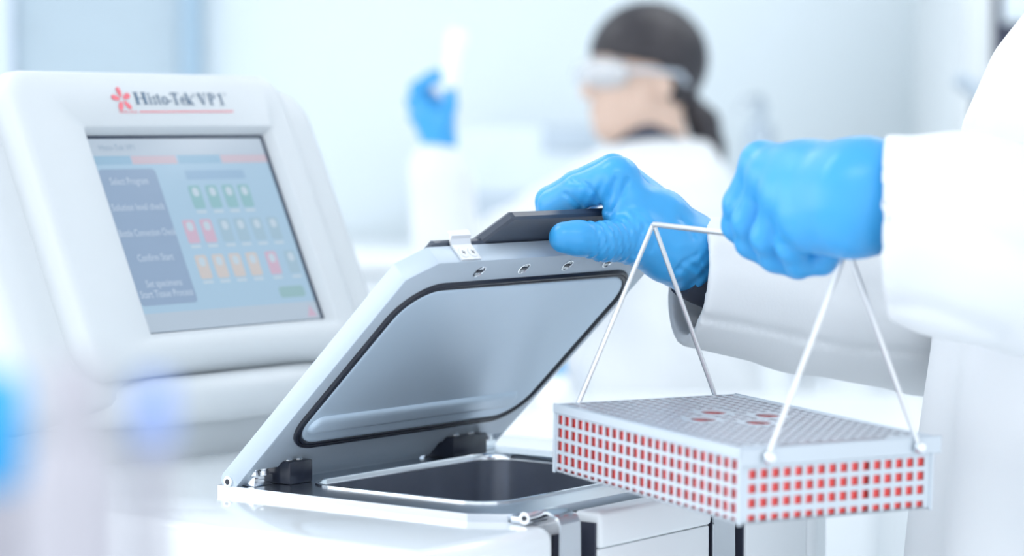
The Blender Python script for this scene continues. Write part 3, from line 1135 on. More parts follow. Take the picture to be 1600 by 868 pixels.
side('side_panel', colsL, BL_, [-0.0085 - 0.0088 * k for k in range(4)] + [(-0.0420, 0.0030)], 0.0062, lambda a, z, t: (t, a, z))
side('side_panel', colsL, BL_, [-0.0085 - 0.0088 * k for k in range(4)] + [(-0.0420, 0.0030)], 0.0062, lambda a, z, t: (BW - t, a, z))
side('end_panel', colsW, BW, [-0.0140 - 0.0088 * k for k in range(3)] + [(-0.0407, 0.0042)], 0.0056, lambda a, z, t: (a, t, z))
side('end_panel', colsW, BW, [-0.0140 - 0.0088 * k for k in range(3)] + [(-0.0407, 0.0042)], 0.0056, lambda a, z, t: (a, BL_ - t, z))
xs = borders(colsW, HS, 0, BW)
ys = borders(colsL, HS, 0, BL_)
bm = bmesh.new()
sheet(bm, xs, ys, {(2 * i + 1, 2 * j + 1) for i in range(16) for j in range(25)}, lambda a, b, t: (a, b, -BH + t), TH)
basfin('floor_panel', bm, M_BASKET, bask)
# half-height slots along the bottom edge are rows of their own below the sides
# lid with square perforations, four finger holes and a long slot at the near end
fing = [(5, 13), (8, 16), (8, 10), (11, 13)]
block = set()
for ci, cj in fing:
    for i in (-1, 0, 1):
        for j in (-1, 0, 1):
            block.add((ci + i, cj + j))
holes = {(2 * i + 1, 2 * j + 1) for i in range(16) for j in range(1, 25) if (i, j) not in block}
for i in range(3 * 2 + 1, 12 * 2 + 2):
    holes.add((i, 1))
for ci, cj in fing:
    for i in range(2 * ci - 1, 2 * ci + 4):
        for j in range(2 * cj - 1, 2 * cj + 4):
            holes.add((i, j))
bm = bmesh.new()
sheet(bm, xs, ys, holes, lambda a, b, t: (a, b, 0.0004 + t), TH)
for ci, cj in fing:
    x0, x1, y0, y1 = xs[2 * ci - 1], xs[2 * ci + 4], ys[2 * cj - 1], ys[2 * cj + 4]
    cx, cy, rr = (x0 + x1) / 2, (y0 + y1) / 2, 0.0086
    sq, ci_ = [], []
    N = 24
    for k in range(N):
        a = 2 * math.pi * (k + 0.5) / N
        c, s = math.cos(a), math.sin(a)
        m_ = max(abs(c), abs(s))
        sq.append((cx + (x1 - x0) / 2 * c / m_, cy + (y1 - y0) / 2 * s / m_))
        ci_.append((cx + rr * c, cy + rr * s))
    loft(bm, [[(x, y, 0.0004) for x, y in sq], [(x, y, 0.0004) for x, y in ci_], [(x, y, 0.0004 + TH) for x, y in ci_],
              [(x, y, 0.0004 + TH) for x, y in sq]], False, False)
lidp = basfin('lid_panel', bm, M_BASKET, bask)
bm = bmesh.new()
rbox(bm, (-0.0016, -0.0022, -0.0090), (BW + 0.0060, -0.0004, 0.0022), 0.0006, 1)
basfin('lid_flange', bm, M_BASKET, lidp, 30)
bm = bmesh.new()
rbox(bm, (-0.0016, -0.0022, -0.0042), (-0.0002, BL_ + 0.001, 0.0020), 0.0005, 1)
basfin('lid_rim', bm, M_BASKET, lidp, 30)
bm = bmesh.new()
rbox(bm, (BW + 0.0002, 0.0, -0.0042), (BW + 0.0016, BL_ + 0.001, 0.0020), 0.0005, 1)
basfin('lid_rim', bm, M_BASKET, lidp, 30)
for a, b in ((0, 0), (BW, 0), (0, BL_), (BW, BL_)):
    bm = bmesh.new()
    rbox(bm, (a - 0.0012, b - 0.0012, -BH - 0.001), (a + 0.0012, b + 0.0012, -0.002), 0.0006, 1)
    basfin('corner_post', bm, M_BASKET, bask, 30)
# wire handle
AX, AZ = 0.0743, 0.1215
for yl in (0.0, BL_):
    yo = -0.0035 if yl == 0 else BL_ + 0.0015
    for xb in (0.0170, 0.1317):
        bm = bmesh.new()
        tube(bm, [(xb, yo, -0.0035), (xb + (AX - xb) * 0.03, yo, 0.001), (AX + (xb - AX) * 0.02, yl, AZ - 0.002)], 0.0016, 10)
        wr = basfin('handle_wire', bm, M_WIRE, bask, 60)
        bm = bmesh.new()
        Mx = Matrix.Rotation(math.radians(90 if yl == 0 else -90), 4, 'X')
        lathe(bm, [(0.0036, -0.001), (0.0038, 0.001), (0.0030, 0.0028), (0.001, 0.0032)], Vector((xb, yo + (-0.001 if yl == 0 else 0.001), -0.0040)), 14, Mx)
        basfin('pivot_stud', bm, M_POLISH, wr, 50)
bm = bmesh.new()
tube(bm, [(AX - 0.0002, BL_ + 0.001, AZ - 0.002), (AX, BL_ - 0.001, AZ), (AX, 0.004, AZ - 0.0002), (AX, -0.001, AZ - 0.002)], 0.0019, 12)
basfin('handle_bar', bm, M_WIRE, bask, 60)

# red cassettes packed on edge in three rows
bm = bmesh.new()
cpf = [(-0.0226, 0.0), (0.0226, 0.0), (0.0226, 0.036), (0.0190, 0.0405), (-0.0226, 0.0405)]
loft(bm, [[(x, -0.0026, z) for x, z in cpf], [(x, 0.0026, z) for x, z in cpf]])
bmesh.ops.recalc_face_normals(bm, faces=bm.faces)
cme = bpy.data.meshes.new('cassette')
bm.to_mesh(cme)
bm.free()
cme.materials.append(M_RED)
for ri in range(3):
    for k in range(34):
        x = 0.0248 + ri * 0.0480
        y = 0.0048 + k * 0.00630
        o = bpy.data.objects.new('cassette', cme)
        col.objects.link(o)
        o.matrix_world = BM @ Matrix.Translation((x, y, -BH + TH + 0.0003)) @ Matrix.Rotation(math.radians(random.uniform(-0.6, 0.6)), 4, 'Z')
        tag(o, 'red plastic cassette packed inside the perforated steel basket', 'cassette', 'red cassettes in the steel basket')

# ================================================================== GLOVED WORKER (at the machine)
SC = lambda px, d: px * d / FPX


def hand_field(bones, k):
    """bones: lists of (x, y, depth, radius in photo pixels)"""
    segs = []
    for b in bones:
        for p, q in zip(b, b[1:]):
            segs.append((PX(*p[:3]), PX(*q[:3]), SC(p[3], p[2]), SC(q[3], q[2])))
    return segs


def crease(P, pts, width, amp, dmax=99.0):
    """groove of the given pixel width pressed into a surface along a line of folds"""
    q = P - CAM.astype(np.float32)
    dep = q @ F_.astype(np.float32)
    X = IW / 2 + FPX * (q @ R_.astype(np.float32)) / dep
    Y = IH / 2 - FPX * (q @ U_.astype(np.float32)) / dep
    best = np.full(len(P), 1e9, np.float32)
    for (x0, y0), (x1, y1) in zip(pts, pts[1:]):
        dx, dy = x1 - x0, y1 - y0
        t = np.clip(((X - x0) * dx + (Y - y0) * dy) / (dx * dx + dy * dy), 0, 1)
        best = np.minimum(best, (X - x0 - t * dx) ** 2 + (Y - y0 - t * dy) ** 2)
    return amp * np.exp(-best / (width * width)) * (dep < dmax)


worker = empty('person', RM(0.50, 1.82, 0))
tag(worker, 'person in white lab coat with one blue glove on the lid, one lifting the basket', 'person')

# --- hand resting on the lid grip
far_bones = {
    'palm': [[(968, 281, 1.870, 33), (985, 325, 1.872, 40), (1030, 345, 1.880, 46), (1074, 392, 1.892, 55)],
             [(982, 292, 1.905, 33), (1078, 385, 1.905, 50)],
             [(992, 300, 1.930, 28), (1080, 385, 1.915, 44)],
             [(1000, 372, 1.858, 40), (1045, 392, 1.872, 46), (1080, 400, 1.893, 50)]],
    'thumb': [[(882, 371, 1.826, 25), (903, 372, 1.829, 27), (945, 377, 1.838, 30), (1000, 374, 1.858, 38)]],
    'index': [[(962, 277, 1.868, 31), (905, 300, 1.884, 28), (866, 320, 1.902, 25), (856, 352, 1.925, 22)]],
    'middle': [[(958, 266, 1.893, 27), (900, 292, 1.912, 25), (860, 314, 1.932, 23), (856, 350, 1.950, 20)]],
    'ring': [[(970, 270, 1.918, 25), (915, 292, 1.938, 23), (880, 314, 1.955, 21), (876, 350, 1.970, 19)]],
    'little': [[(985, 282, 1.940, 22), (935, 300, 1.958, 20), (910, 320, 1.970, 18), (906, 350, 1.982, 16)]],
    'wrist': [[(1076, 394, 1.893, 54), (1120, 420, 1.906, 42)]],
}
fs = {k: hand_field(v, 0) for k, v in far_bones.items()}


def far_hand(P):
    U2 = lambda key, k: union([rc(P, *s) for s in fs[key]], k)
    d = U2('palm', 0.010)
    d = smin(d, U2('wrist', 0.006), 0.010)
    fing_ = U2('index', 0.003)
    for key in ('middle', 'ring', 'little'):
        fing_ = smin(fing_, U2(key, 0.003), 0.0025)
    d = smin(d, fing_, 0.007)
    th = U2('thumb', 0.004)
    # stretched-latex creases across the thumb
    a, b = PX(905, 375, 1.83), PX(1010, 385, 1.86)
    ba = (b - a) / np.linalg.norm(b - a)
    s = (P - a.astype(np.float32)) @ ba.astype(np.float32)
    L = float(np.linalg.norm(b - a))
    up = (P - a.astype(np.float32)) @ U_.astype(np.float32)
    msk = np.clip(s / 0.008, 0, 1) * np.clip((L - s) / 0.012, 0, 1)
    th = th + msk * (0.0007 * np.sin(s * 980 + up * 260) + 0.0005 * np.sin(s * 1430 - up * 420 + 1.0))
    d = smin(d, th, 0.009)
    # wrinkles at the wrist
    a2 = PX(1050, 420, 1.88).astype(np.float32)
    q = P - a2
    rx, ux = q @ R_.astype(np.float32), q @ U_.astype(np.float32)
    m2 = np.clip((rx + 0.004) / 0.012, 0, 1)
    d = d + m2 * 0.0009 * (np.sin((rx * 0.8 + ux * 0.55) * 520 + 2.2 * np.sin(ux * 240)) + 0.6 * np.sin((rx * 0.4 - ux) * 600 + 1.7 * np.sin(rx * 300))) * np.clip((0.030 - ux) / 0.03, 0, 1)
    # knuckle folds at the base of the index finger
    a3 = PX(930, 300, 1.87).astype(np.float32)
    q = P - a3
    rx, ux = q @ R_.astype(np.float32), q @ U_.astype(np.float32)
    m3_ = np.exp(-((rx - 0.004) ** 2 + (ux + 0.004) ** 2) / 0.00022)
    d = d + m3_ * 0.0005 * np.sin((rx * 0.9 - ux * 0.4) * 900)
    for pts in ([(896, 281), (915, 287), (930, 301), (941, 324)], [(884, 303), (896, 311), (908, 324)], [(961, 280), (957, 302), (948, 330)],
                [(980, 282), (972, 305), (955, 332)], [(1008, 352), (998, 372), (992, 398)], [(1026, 362), (1018, 390)],
                [(1062, 340), (1076, 352), (1084, 372)], [(1050, 432), (1066, 410), (1088, 398)]):
        d = d + crease(P, pts, 3.6, 0.0017, 1.90)
    return d


allp = [s[0] for v in fs.values() for s in v] + [s[1] for v in fs.values() for s in v]
lo, hi = bounds(allp, 0.032)
tag(surf('glove', far_hand, lo, hi, 0.0014, M_GLOVE, worker, 2), 'blue glove gripping the black lid handle')

# --- hand holding the basket's wire handle
near_bones = {
    'palm': [[(1192, 256, 1.640, 33), (1262, 280, 1.610, 56), (1345, 304, 1.575, 80)],
             [(1208, 276, 1.622, 36), (1345, 304, 1.572, 80)],
             [(1230, 305, 1.602, 36), (1330, 315, 1.570, 72)],
             [(1258, 330, 1.588, 38), (1320, 328, 1.568, 62)]],
    'heel': [[(1272, 352, 1.585, 42), (1330, 330, 1.570, 58)]],
    'index': [[(1190, 254, 1.640, 31), (1158, 318, 1.662, 28), (1152, 352, 1.672, 24), (1182, 385, 1.672, 22), (1225, 372, 1.655, 20)]],
    'middle': [[(1204, 274, 1.622, 31), (1172, 345, 1.645, 28), (1174, 378, 1.655, 25), (1212, 402, 1.652, 23), (1250, 382, 1.635, 20)]],
    'ring': [[(1226, 304, 1.602, 30), (1200, 370, 1.622, 27), (1212, 400, 1.632, 25), (1248, 412, 1.630, 23), (1280, 388, 1.615, 20)]],
    'little': [[(1256, 332, 1.588, 29), (1238, 385, 1.604, 25), (1250, 410, 1.612, 23), (1285, 408, 1.612, 21), (1305, 388, 1.602, 18)]],
    'thumb': [[(1300, 320, 1.620, 42), (1240, 330, 1.660, 32), (1185, 345, 1.690, 26), (1160, 352, 1.700, 23)]],
    'wrist': [[(1345, 304, 1.572, 80), (1420, 312, 1.575, 74)]],
}
ns = {k: hand_field(v, 0) for k, v in near_bones.items()}


def near_hand(P):
    U2 = lambda key, k: union([rc(P, *s) for s in ns[key]], k)
    d = U2('palm', 0.012)
    d = smin(d, U2('wrist', 0.006), 0.014)
    d = smin(d, U2('heel', 0.006), 0.014)
    d = smin(d, U2('thumb', 0.005), 0.008)
    f_ = U2('index', 0.004)
    for key in ('middle', 'ring', 'little'):
        f_ = smin(f_, U2(key, 0.004), 0.0045)
    d = smin(d, f_, 0.008)
    return d


allp = [s[0] for v in ns.values() for s in v] + [s[1] for v in ns.values() for s in v]
lo, hi = bounds(allp, 0.040)
tag(surf('glove', near_hand, lo, hi, 0.0016, M_GLOVE, worker, 2), 'blue glove closed round the wire basket handle')

# --- lab coat
Rf, Hf = R_.astype(np.float32), H_.astype(np.float32)
CF = CAM.astype(np.float32)


def room(P):
    q = P - CF
    return q @ Rf, q @ Hf, P[:, 2]


def trunk(P, cr, ch, zs, a, b, zlo, zhi, folds=0.0, nf=9, yaw=0.0):
    rr, hh, z = room(P)
    x, y = rr - cr, hh - ch
    if yaw:
        x, y = x * math.cos(yaw) + y * math.sin(yaw), -x * math.sin(yaw) + y * math.cos(yaw)
    aa = np.interp(z, zs, a).astype(np.float32)
    bb = np.interp(z, zs, b).astype(np.float32)
    n = np.sqrt((x / aa) ** 2 + (y / bb) ** 2)
    d = (n - 1) * np.minimum(aa, bb)
    if folds:
        th = np.arctan2(y, x)
        k = np.clip((zhi - z) / 0.35, 0, 1)
        d = d + folds * k * np.sin(th * nf + 2.0 * np.sin(z * 7.0))
    return smax(smax(d, z - zhi, 0.03), zlo - z, 0.01)


near_axis = [PX(1385, 354, 1.572), PX(1500, 368, 1.585), PX(1640, 398, 1.610), RM(0.565, 1.62, 1.235)]
near_rad = [0.0545, 0.0600, 0.0640, 0.068]
near_sh = RM(0.46, 1.655, 1.365)
far_axis = [PX(1076, 438, 1.900), PX(1250, 462, 1.955), PX(1450, 485, 2.02), RM(0.53, 2.09, 1.19)]
far_rad = [0.0505, 0.0580, 0.0640, 0.066]
far_sh = RM(0.47, 1.99, 1.365)


def wrinkle(P, amp, f, v):
    s = P @ np.asarray(v, np.float32)
    s2 = P @ np.array([1.7, -0.9, 2.2], np.float32)
    return amp * (np.sin(s * f + 1.6 * np.sin(s2 * 9)) + 0.5 * np.sin(s * f * 1.9 + s2 * 14))


def coat_trunk(P):
    d = trunk(P, 0.455, 1.83, [0.5, 0.8, 1.06, 1.2, 1.3, 1.36, 1.41, 1.445, 1.48],
              [0.215, 0.190, 0.168, 0.152, 0.140, 0.130, 0.110, 0.085, 0.06], [0.235, 0.225, 0.215, 0.21, 0.21, 0.20, 0.165, 0.10, 0.07],
              0.52, 1.475, 0.006, 11)
    return d


def carve(P, axis, rad, k0, k1):
    """tapering hollow in the cuff"""
    a, b = np.asarray(axis[0]), np.asarray(axis[1])
    t = (b - a) / np.linalg.norm(b - a)
    return rc(P, a - t * 0.12, a + t * k1, rad[0] - k0, rad[0] - k0 - 0.004)


def sleeve(P, axis, rad, cutn, amp, f, v, folds=()):
    e = wrinkle(P, amp, f, v)
    for pts, width, depth, dmax in folds:
        e = e + crease(P, pts, width, depth, dmax)
    d = chain(P, axis, rad, 0.01) + e
    a = np.asarray(axis[0])
    n = np.asarray(cutn, float)
    n = n / np.linalg.norm(n)
    s = (P - a.astype(np.float32)) @ n.astype(np.float32)
    d = smax(d, -s, 0.002)                                        # flat cuff end
    return smax(d, -(carve(P, axis, rad, 0.0062, 0.05) + e), 0.001)    # hollow cuff


def coat(P):
    d = coat_trunk(P)
    d = smin(d, rc(P, near_sh, near_axis[3], 0.080, 0.068), 0.04)
    d = smin(d, rc(P, far_sh, far_axis[3], 0.080, 0.066), 0.04)
    return d


lo, hi = bounds([RM(0.22, 1.58, 0.52), RM(0.22, 2.08, 0.52), RM(0.70, 1.58, 1.46), RM(0.70, 2.08, 1.46), near_axis[3], far_axis[3]], 0.085)
lab = surf('lab_coat', coat, lo, hi, 0.0062, M_COAT, worker, 1)
tag(lab, 'loose white cotton lab coat')
lo, hi = bounds(near_axis, 0.08)
nf = [([(1425, 330), (1500, 350), (1640, 420)], 26, 0.0060, 1.58), ([(1388, 474), (1450, 480), (1560, 520)], 14, 0.0040, 1.60),
      ([(1440, 250), (1540, 262), (1640, 300)], 30, 0.0030, 1.58)]
surf('sleeve', lambda P: sleeve(P, near_axis, near_rad, R_ - 0.22 * H_ + 0.02 * U_, 0.0016, 44, U_ * 0.8 - R_ * 0.55, nf),
     lo, hi, 0.0030, M_COAT, lab, 2)
lo, hi = bounds(far_axis, 0.08)
ff = [([(1080, 494), (1160, 506), (1250, 526), (1330, 543), (1460, 552)], 5, 0.0032, 1.97), ([(1130, 400), (1240, 425), (1400, 470)], 22, 0.003, 1.97)]
surf('sleeve', lambda P: sleeve(P, far_axis, far_rad, R_ * 0.98 - 0.12 * U_ + 0.22 * H_, 0.0016, 48, U_ * 0.95 + R_ * 0.3, ff),
     lo, hi, 0.0028, M_COAT, lab, 2)
# dark knit cuff seen inside the far sleeve
bm = bmesh.new()
tube(bm, [PX(1074, 416, 1.893), PX(1100, 426, 1.90), PX(1150, 445, 1.915)], 0.03, 18, True, [0.0225, 0.0240, 0.0250])
fin('inner_cuff', bm, M_NAVY, worker, 60)


def head_field(P, c, fwd, up, s=1.0, hair=False):
    """head centred on c, looking along fwd"""
    fwd, up = np.asarray(fwd, float), np.asarray(up, float)
    fwd = fwd / np.linalg.norm(fwd)
    sd = np.cross(up, fwd)
    sd /= np.linalg.norm(sd)
    up = np.cross(fwd, sd)
    at = lambda f, x, u: np.asarray(c) + (fwd * f + sd * x + up * u) * s
    A = (fwd, sd, up)
    d = ell(P, at(-0.008, 0, 0.030), A, (0.095 * s, 0.076 * s, 0.088 * s))
    d = smin(d, ell(P, at(0.030, 0, -0.035), A, (0.058 * s, 0.060 * s, 0.078 * s)), 0.03 * s)      # face
    d = smin(d, ell(P, at(0.058, 0, -0.088), A, (0.026 * s, 0.028 * s, 0.022 * s)), 0.03 * s)      # chin
    d = smin(d, rc(P, at(0.086, 0, 0.008), at(0.104, 0, -0.028), 0.008 * s, 0.013 * s), 0.012 * s)   # nose
    d = smin(d, ell(P, at(0.084, 0, -0.058), A, (0.010 * s, 0.024 * s, 0.009 * s)), 0.010 * s)     # lips
    d = smin(d, rc(P, at(0.080, -0.034, 0.022), at(0.080, 0.034, 0.022), 0.010 * s, 0.010 * s), 0.012 * s)
    for k in (-1, 1):
        d = smax(d, -ell(P, at(0.090, 0.032 * k, 0.004), A, (0.012 * s, 0.017 * s, 0.010 * s)), 0.010 * s)
        d = smin(d, ell(P, at(-0.006, 0.077 * k, -0.012), A, (0.018 * s, 0.008 * s, 0.030 * s)), 0.006 * s)   # ears
    d = smin(d, rc(P, at(-0.022, 0, -0.060), at(-0.040, 0, -0.165), 0.050 * s, 0.056 * s), 0.025 * s)       # neck
    return d, at, A


def legs(P, cr, ch, front, sp, hip, r0=0.085):
    """two legs down to the ankles; front = facing direction"""
    f = np.asarray(front)
    side_ = np.array([-f[1], f[0], 0.0])
    base = RM(cr, ch, 0)
    ds = []
    for k in (-1, 1):
        h_ = base + side_ * sp * k + np.array([0, 0, hip])
        kn = base + side_ * (sp + 0.005) * k + f * 0.02 + np.array([0, 0, hip * 0.54])
        an = base + side_ * (sp + 0.01) * k - f * 0.02 + np.array([0, 0, 0.09])
        ds += [rc(P, h_, kn, r0, 0.058), rc(P, kn, an, 0.058, 0.038)]
    return union(ds, 0.03)


def shoes(parent, cr, ch, front, sp, m):
    f = np.asarray(front)
    side_ = np.array([-f[1], f[0], 0.0])
    base = RM(cr, ch, 0)
    for k in (-1, 1):
        a = base + side_ * (sp + 0.01) * k - f * 0.05 + np.array([0, 0, 0.040])
        b = base + side_ * (sp + 0.018) * k + f * 0.13 + np.array([0, 0, 0.030])
        c_ = base + side_ * (sp + 0.01) * k - f * 0.025 + np.array([0, 0, 0.085])
        def fld(P, a=a, b=b, c_=c_):
            d = smin(rc(P, a, b, 0.042, 0.032), rc(P, a, c_, 0.040, 0.042), 0.02)
            return smax(d, -P[:, 2], 0.004)
        lo, hi = bounds([a, b, c_], 0.06)
        surf('shoe', fld, lo, hi, 0.007, m, parent, 1)


wc = RM(0.385, 1.825, 1.600)
wf = -R_ * 0.93 - H_ * 0.12 + np.array([0, 0, -0.30])


def worker_body(P):
    d, _, _ = head_field(P, wc, wf, np.array([0, 0, 1.0]))
    d = smin(d, trunk(P, 0.465, 1.83, [0.8, 1.1, 1.3, 1.42], [0.11, 0.10, 0.10, 0.05], [0.15, 0.15, 0.15, 0.06], 0.80, 1.45), 0.03)
    return smin(d, legs(P, 0.465, 1.83, -R_, 0.09, 0.85, 0.08), 0.03)


lo, hi = bounds([RM(0.24, 1.6, 0.06), RM(0.24, 2.06, 0.06), RM(0.62, 1.6, 1.74), RM(0.62, 2.06, 1.74)], 0.03)
surf('body', worker_body, lo, hi, 0.008, M_SKIN, worker, 1)


def worker_trousers(P):
    d = legs(P, 0.465, 1.83, -R_, 0.09, 0.86, 0.098) - 0.012
    return smax(smax(d, P[:, 2] - 0.95, 0.02), 0.075 - P[:, 2], 0.005)


lo, hi = bounds([RM(0.3, 1.58, 0.06), RM(0.3, 2.08, 0.06), RM(0.64, 1.58, 0.98), RM(0.64, 2.08, 0.98)], 0.02)
surf('trousers', worker_trousers, lo, hi, 0.009, M_NAVY, worker, 1)
shoes(worker, 0.465, 1.83, -R_, 0.09, M_SHOE)


def hair_field(P, c, fwd, up, s=1.0, fringe=0.045):
    fwd = np.asarray(fwd, float) / np.linalg.norm(fwd)
    up = np.asarray(up, float)
    sd = np.cross(up, fwd)
    sd /= np.linalg.norm(sd)
    up = np.cross(fwd, sd)
    at = lambda f, x, u: np.asarray(c) + (fwd * f + sd * x + up * u) * s
    A = (fwd, sd, up)
    d = ell(P, at(-0.012, 0, 0.032), A, (0.106 * s, 0.087 * s, 0.099 * s))
    q = P - np.asarray(c, np.float32)
    fx, ux = q @ fwd.astype(np.float32), q @ up.astype(np.float32)
    # hairline: leaves the face free, runs down behind the ears
    line = np.where(fx > 0.0, fringe * s + 0.15 * (fx - 0.08 * s), (-0.075 * s + (fx + 0.05 * s) * 1.6))
    line = np.minimum(line, fringe * s + 0.02)
    d = smax(d, line.astype(np.float32) - ux, 0.012)
    return d, at


lo, hi = bounds([wc - 0.14, wc + 0.14], 0.0)
surf('hair', lambda P: hair_field(P, wc, wf, np.array([0, 0, 1.0]))[0], lo, hi, 0.006, M_HAIR, worker, 1)

# ================================================================== TECHNICIAN IN THE BACKGROUND
WD = 4.43
tech = empty('person', RM(0.24, 4.45, 0))
tag(tech, 'dark-haired person in goggles and lab coat raising a white tube in the background', 'person')
tc_ = PX(1003, 121, 4.43)
tf = -R_ * 0.90 - H_ * 0.36 + np.array([0, 0, 0.02])
tu = np.array([0, 0, 1.0])


def tech_body(P):
    d, _, _ = head_field(P, tc_, tf, tu, 1.0)
    d = smin(d, trunk(P, 0.25, 4.46, [0.7, 0.95, 1.15, 1.24], [0.10, 0.09, 0.09, 0.05], [0.13, 0.12, 0.13, 0.05], 0.7, 1.25), 0.03)
    return smin(d, legs(P, 0.25, 4.46, -R_, 0.075, 0.76, 0.075), 0.03)


lo, hi = bounds([RM(0.08, 4.24, 0.06), RM(0.08, 4.68, 0.06), RM(0.45, 4.24, 1.60), RM(0.45, 4.68, 1.6)], 0.02)
surf('body', tech_body, lo, hi, 0.0075, M_SKIN, tech, 1)


def tech_hair(P):
    d, at = hair_field(P, tc_, tf, tu, 1.0, 0.030)
    pony = [at(-0.095, 0.0, -0.045), at(-0.118, 0.0, -0.075), at(-0.135, -0.004, -0.120), at(-0.150, -0.004, -0.165)]
    d2 = chain(P, pony, [0.020, 0.028, 0.026, 0.013], 0.01)
    return smin(d, d2, 0.012)


lo, hi = bounds([tc_ - 0.2, tc_ + 0.16], 0.02)
surf('hair', tech_hair, lo, hi, 0.006, M_HAIR, tech, 1)

# coat, upper arm reaching forward, forearm raised
t_sh, t_el, t_wr = PX(968, 298, 4.36), PX(705, 442, 4.16), PX(686, 268, 4.10)
t_sh2, t_el2, t_wr2 = PX(1085, 318, 4.60), PX(1060, 520, 4.62), PX(880, 585, 4.45)


def tech_coat(P):
    d = trunk(P, 0.265, 4.46, [0.5, 0.8, 1.0, 1.12, 1.22, 1.27, 1.31, 1.36], [0.20, 0.175, 0.155, 0.15, 0.135, 0.115, 0.088, 0.070],
              [0.25, 0.21, 0.19, 0.195, 0.19, 0.165, 0.11, 0.078], 0.48, 1.335, 0.006, 9)
    d = smin(d, chain(P, [t_sh, t_el], [0.080, 0.062], 0.02), 0.05)
    d = smin(d, chain(P, [t_el, t_wr], [0.062, 0.050], 0.02), 0.02)
    d = smin(d, chain(P, [t_sh2, t_el2, t_wr2], [0.078, 0.06, 0.045], 0.02), 0.04)
    return d + wrinkle(P, 0.002, 40, [0.4, -0.3, 0.8])


lo, hi = bounds([RM(0.0, 4.2, 0.46), RM(0.0, 4.75, 0.46), RM(0.55, 4.2, 1.36), RM(0.55, 4.75, 1.36), t_el, t_wr], 0.08)
surf('lab_coat', tech_coat, lo, hi, 0.010, M_COAT, tech, 1)


def tech_collar(P):
    c0 = PX(1012, 240, 4.43)
    d = rc(P, c0, c0 + np.array([0, 0, 0.016]) - R_ * 0.012, 0.064, 0.056)
    return d


lo, hi = bounds([PX(1012, 240, 4.43)], 0.11)
surf('collar', tech_collar, lo, hi, 0.008, M_NAVY, tech, 1)


def tech_trousers(P):
    d = legs(P, 0.25, 4.46, -R_, 0.075, 0.78, 0.09) - 0.012
    return smax(smax(d, P[:, 2] - 0.86, 0.02), 0.075 - P[:, 2], 0.005)


lo, hi = bounds([RM(0.08, 4.24, 0.06), RM(0.08, 4.68, 0.06), RM(0.45, 4.24, 0.9), RM(0.45, 4.68, 0.9)], 0.02)
surf('trousers', tech_trousers, lo, hi, 0.010, M_NAVY, tech, 1)
shoes(tech, 0.25, 4.46, -R_, 0.075, M_SHOE)

tb = {
    'palm': [(690, 262, 4.10, 26), (685, 215, 4.10, 27), (672, 180, 4.10, 30)],
    'palm2': [(690, 240, 4.11, 24), (688, 190, 4.12, 24)],
    'index': [(660, 165, 4.09, 14), (650, 138, 4.08, 11), (672, 122, 4.07, 10), (697, 122, 4.07, 9)],
    'middle': [(666, 165, 4.11, 14), (660, 132, 4.10, 11), (682, 118, 4.09, 10), (702, 120, 4.09, 9)],
    'ring': [(660, 180, 4.13, 13), (645, 158, 4.12, 11), (662, 146, 4.10, 10), (684, 158, 4.10, 9)],
    'little': [(664, 196, 4.14, 12), (648, 182, 4.13, 10), (662, 172, 4.11, 9), (680, 180, 4.10, 8)],
    'thumb': [(692, 195, 4.08, 15), (703, 165, 4.07, 12), (703, 138, 4.07, 10)],
}


def tech_hand(P):
    ds = []
    for v in tb.values():
        ds.append(chain(P, [PX(*p[:3]) for p in v], [SC(p[3], p[2]) for p in v], 0.004))
    return union(ds, 0.006)


lo, hi = bounds([PX(*p[:3]) for v in tb.values() for p in v], 0.045)
tag(surf('glove', tech_hand, lo, hi, 0.004, M_GLOVE, tech, 1), 'blue glove pinching the white tube')
t2 = [PX(885, 582, 4.45), PX(840, 590, 4.40)]


def tech_hand2(P):
    d = rc(P, t2[0], t2[1], 0.032, 0.030)
    for k in range(4):
        a = t2[1] + H_ * (k - 1.5) * 0.019
        d = smin(d, chain(P, [a, a - R_ * 0.035 - [0, 0, 0.006], a - R_ * 0.058 - [0, 0, 0.024]], [0.010, 0.0095, 0.008], 0.004), 0.004)
    a = t2[0] - H_ * 0.03
    return smin(d, chain(P, [a, a - R_ * 0.04 - H_ * 0.02, a - R_ * 0.065 - H_ * 0.018], [0.014, 0.011, 0.009], 0.004), 0.006)


lo, hi = bounds(t2, 0.12)
surf('glove', tech_hand2, lo, hi, 0.004, M_GLOVE, tech, 1)

# goggles
fw = tf / np.linalg.norm(tf)
sdv = np.cross(tu, fw)
sdv /= np.linalg.norm(sdv)
uv_ = np.cross(fw, sdv)
gat = lambda f, x, u: tc_ + fw * f + sdv * x + uv_ * u


def goggle_shell(P):
    c = gat(0.070, 0, 0.004)
    A = (fw, sdv, uv_)
    o = ell(P, c, A, (0.048, 0.082, 0.030))
    i = ell(P, c - fw * 0.006, A, (0.047, 0.079, 0.027))
    d = smax(o, -i, 0.001)
    q = (P - c.astype(np.float32)) @ fw.astype(np.float32)
    return smax(d, -0.012 - q, 0.001)


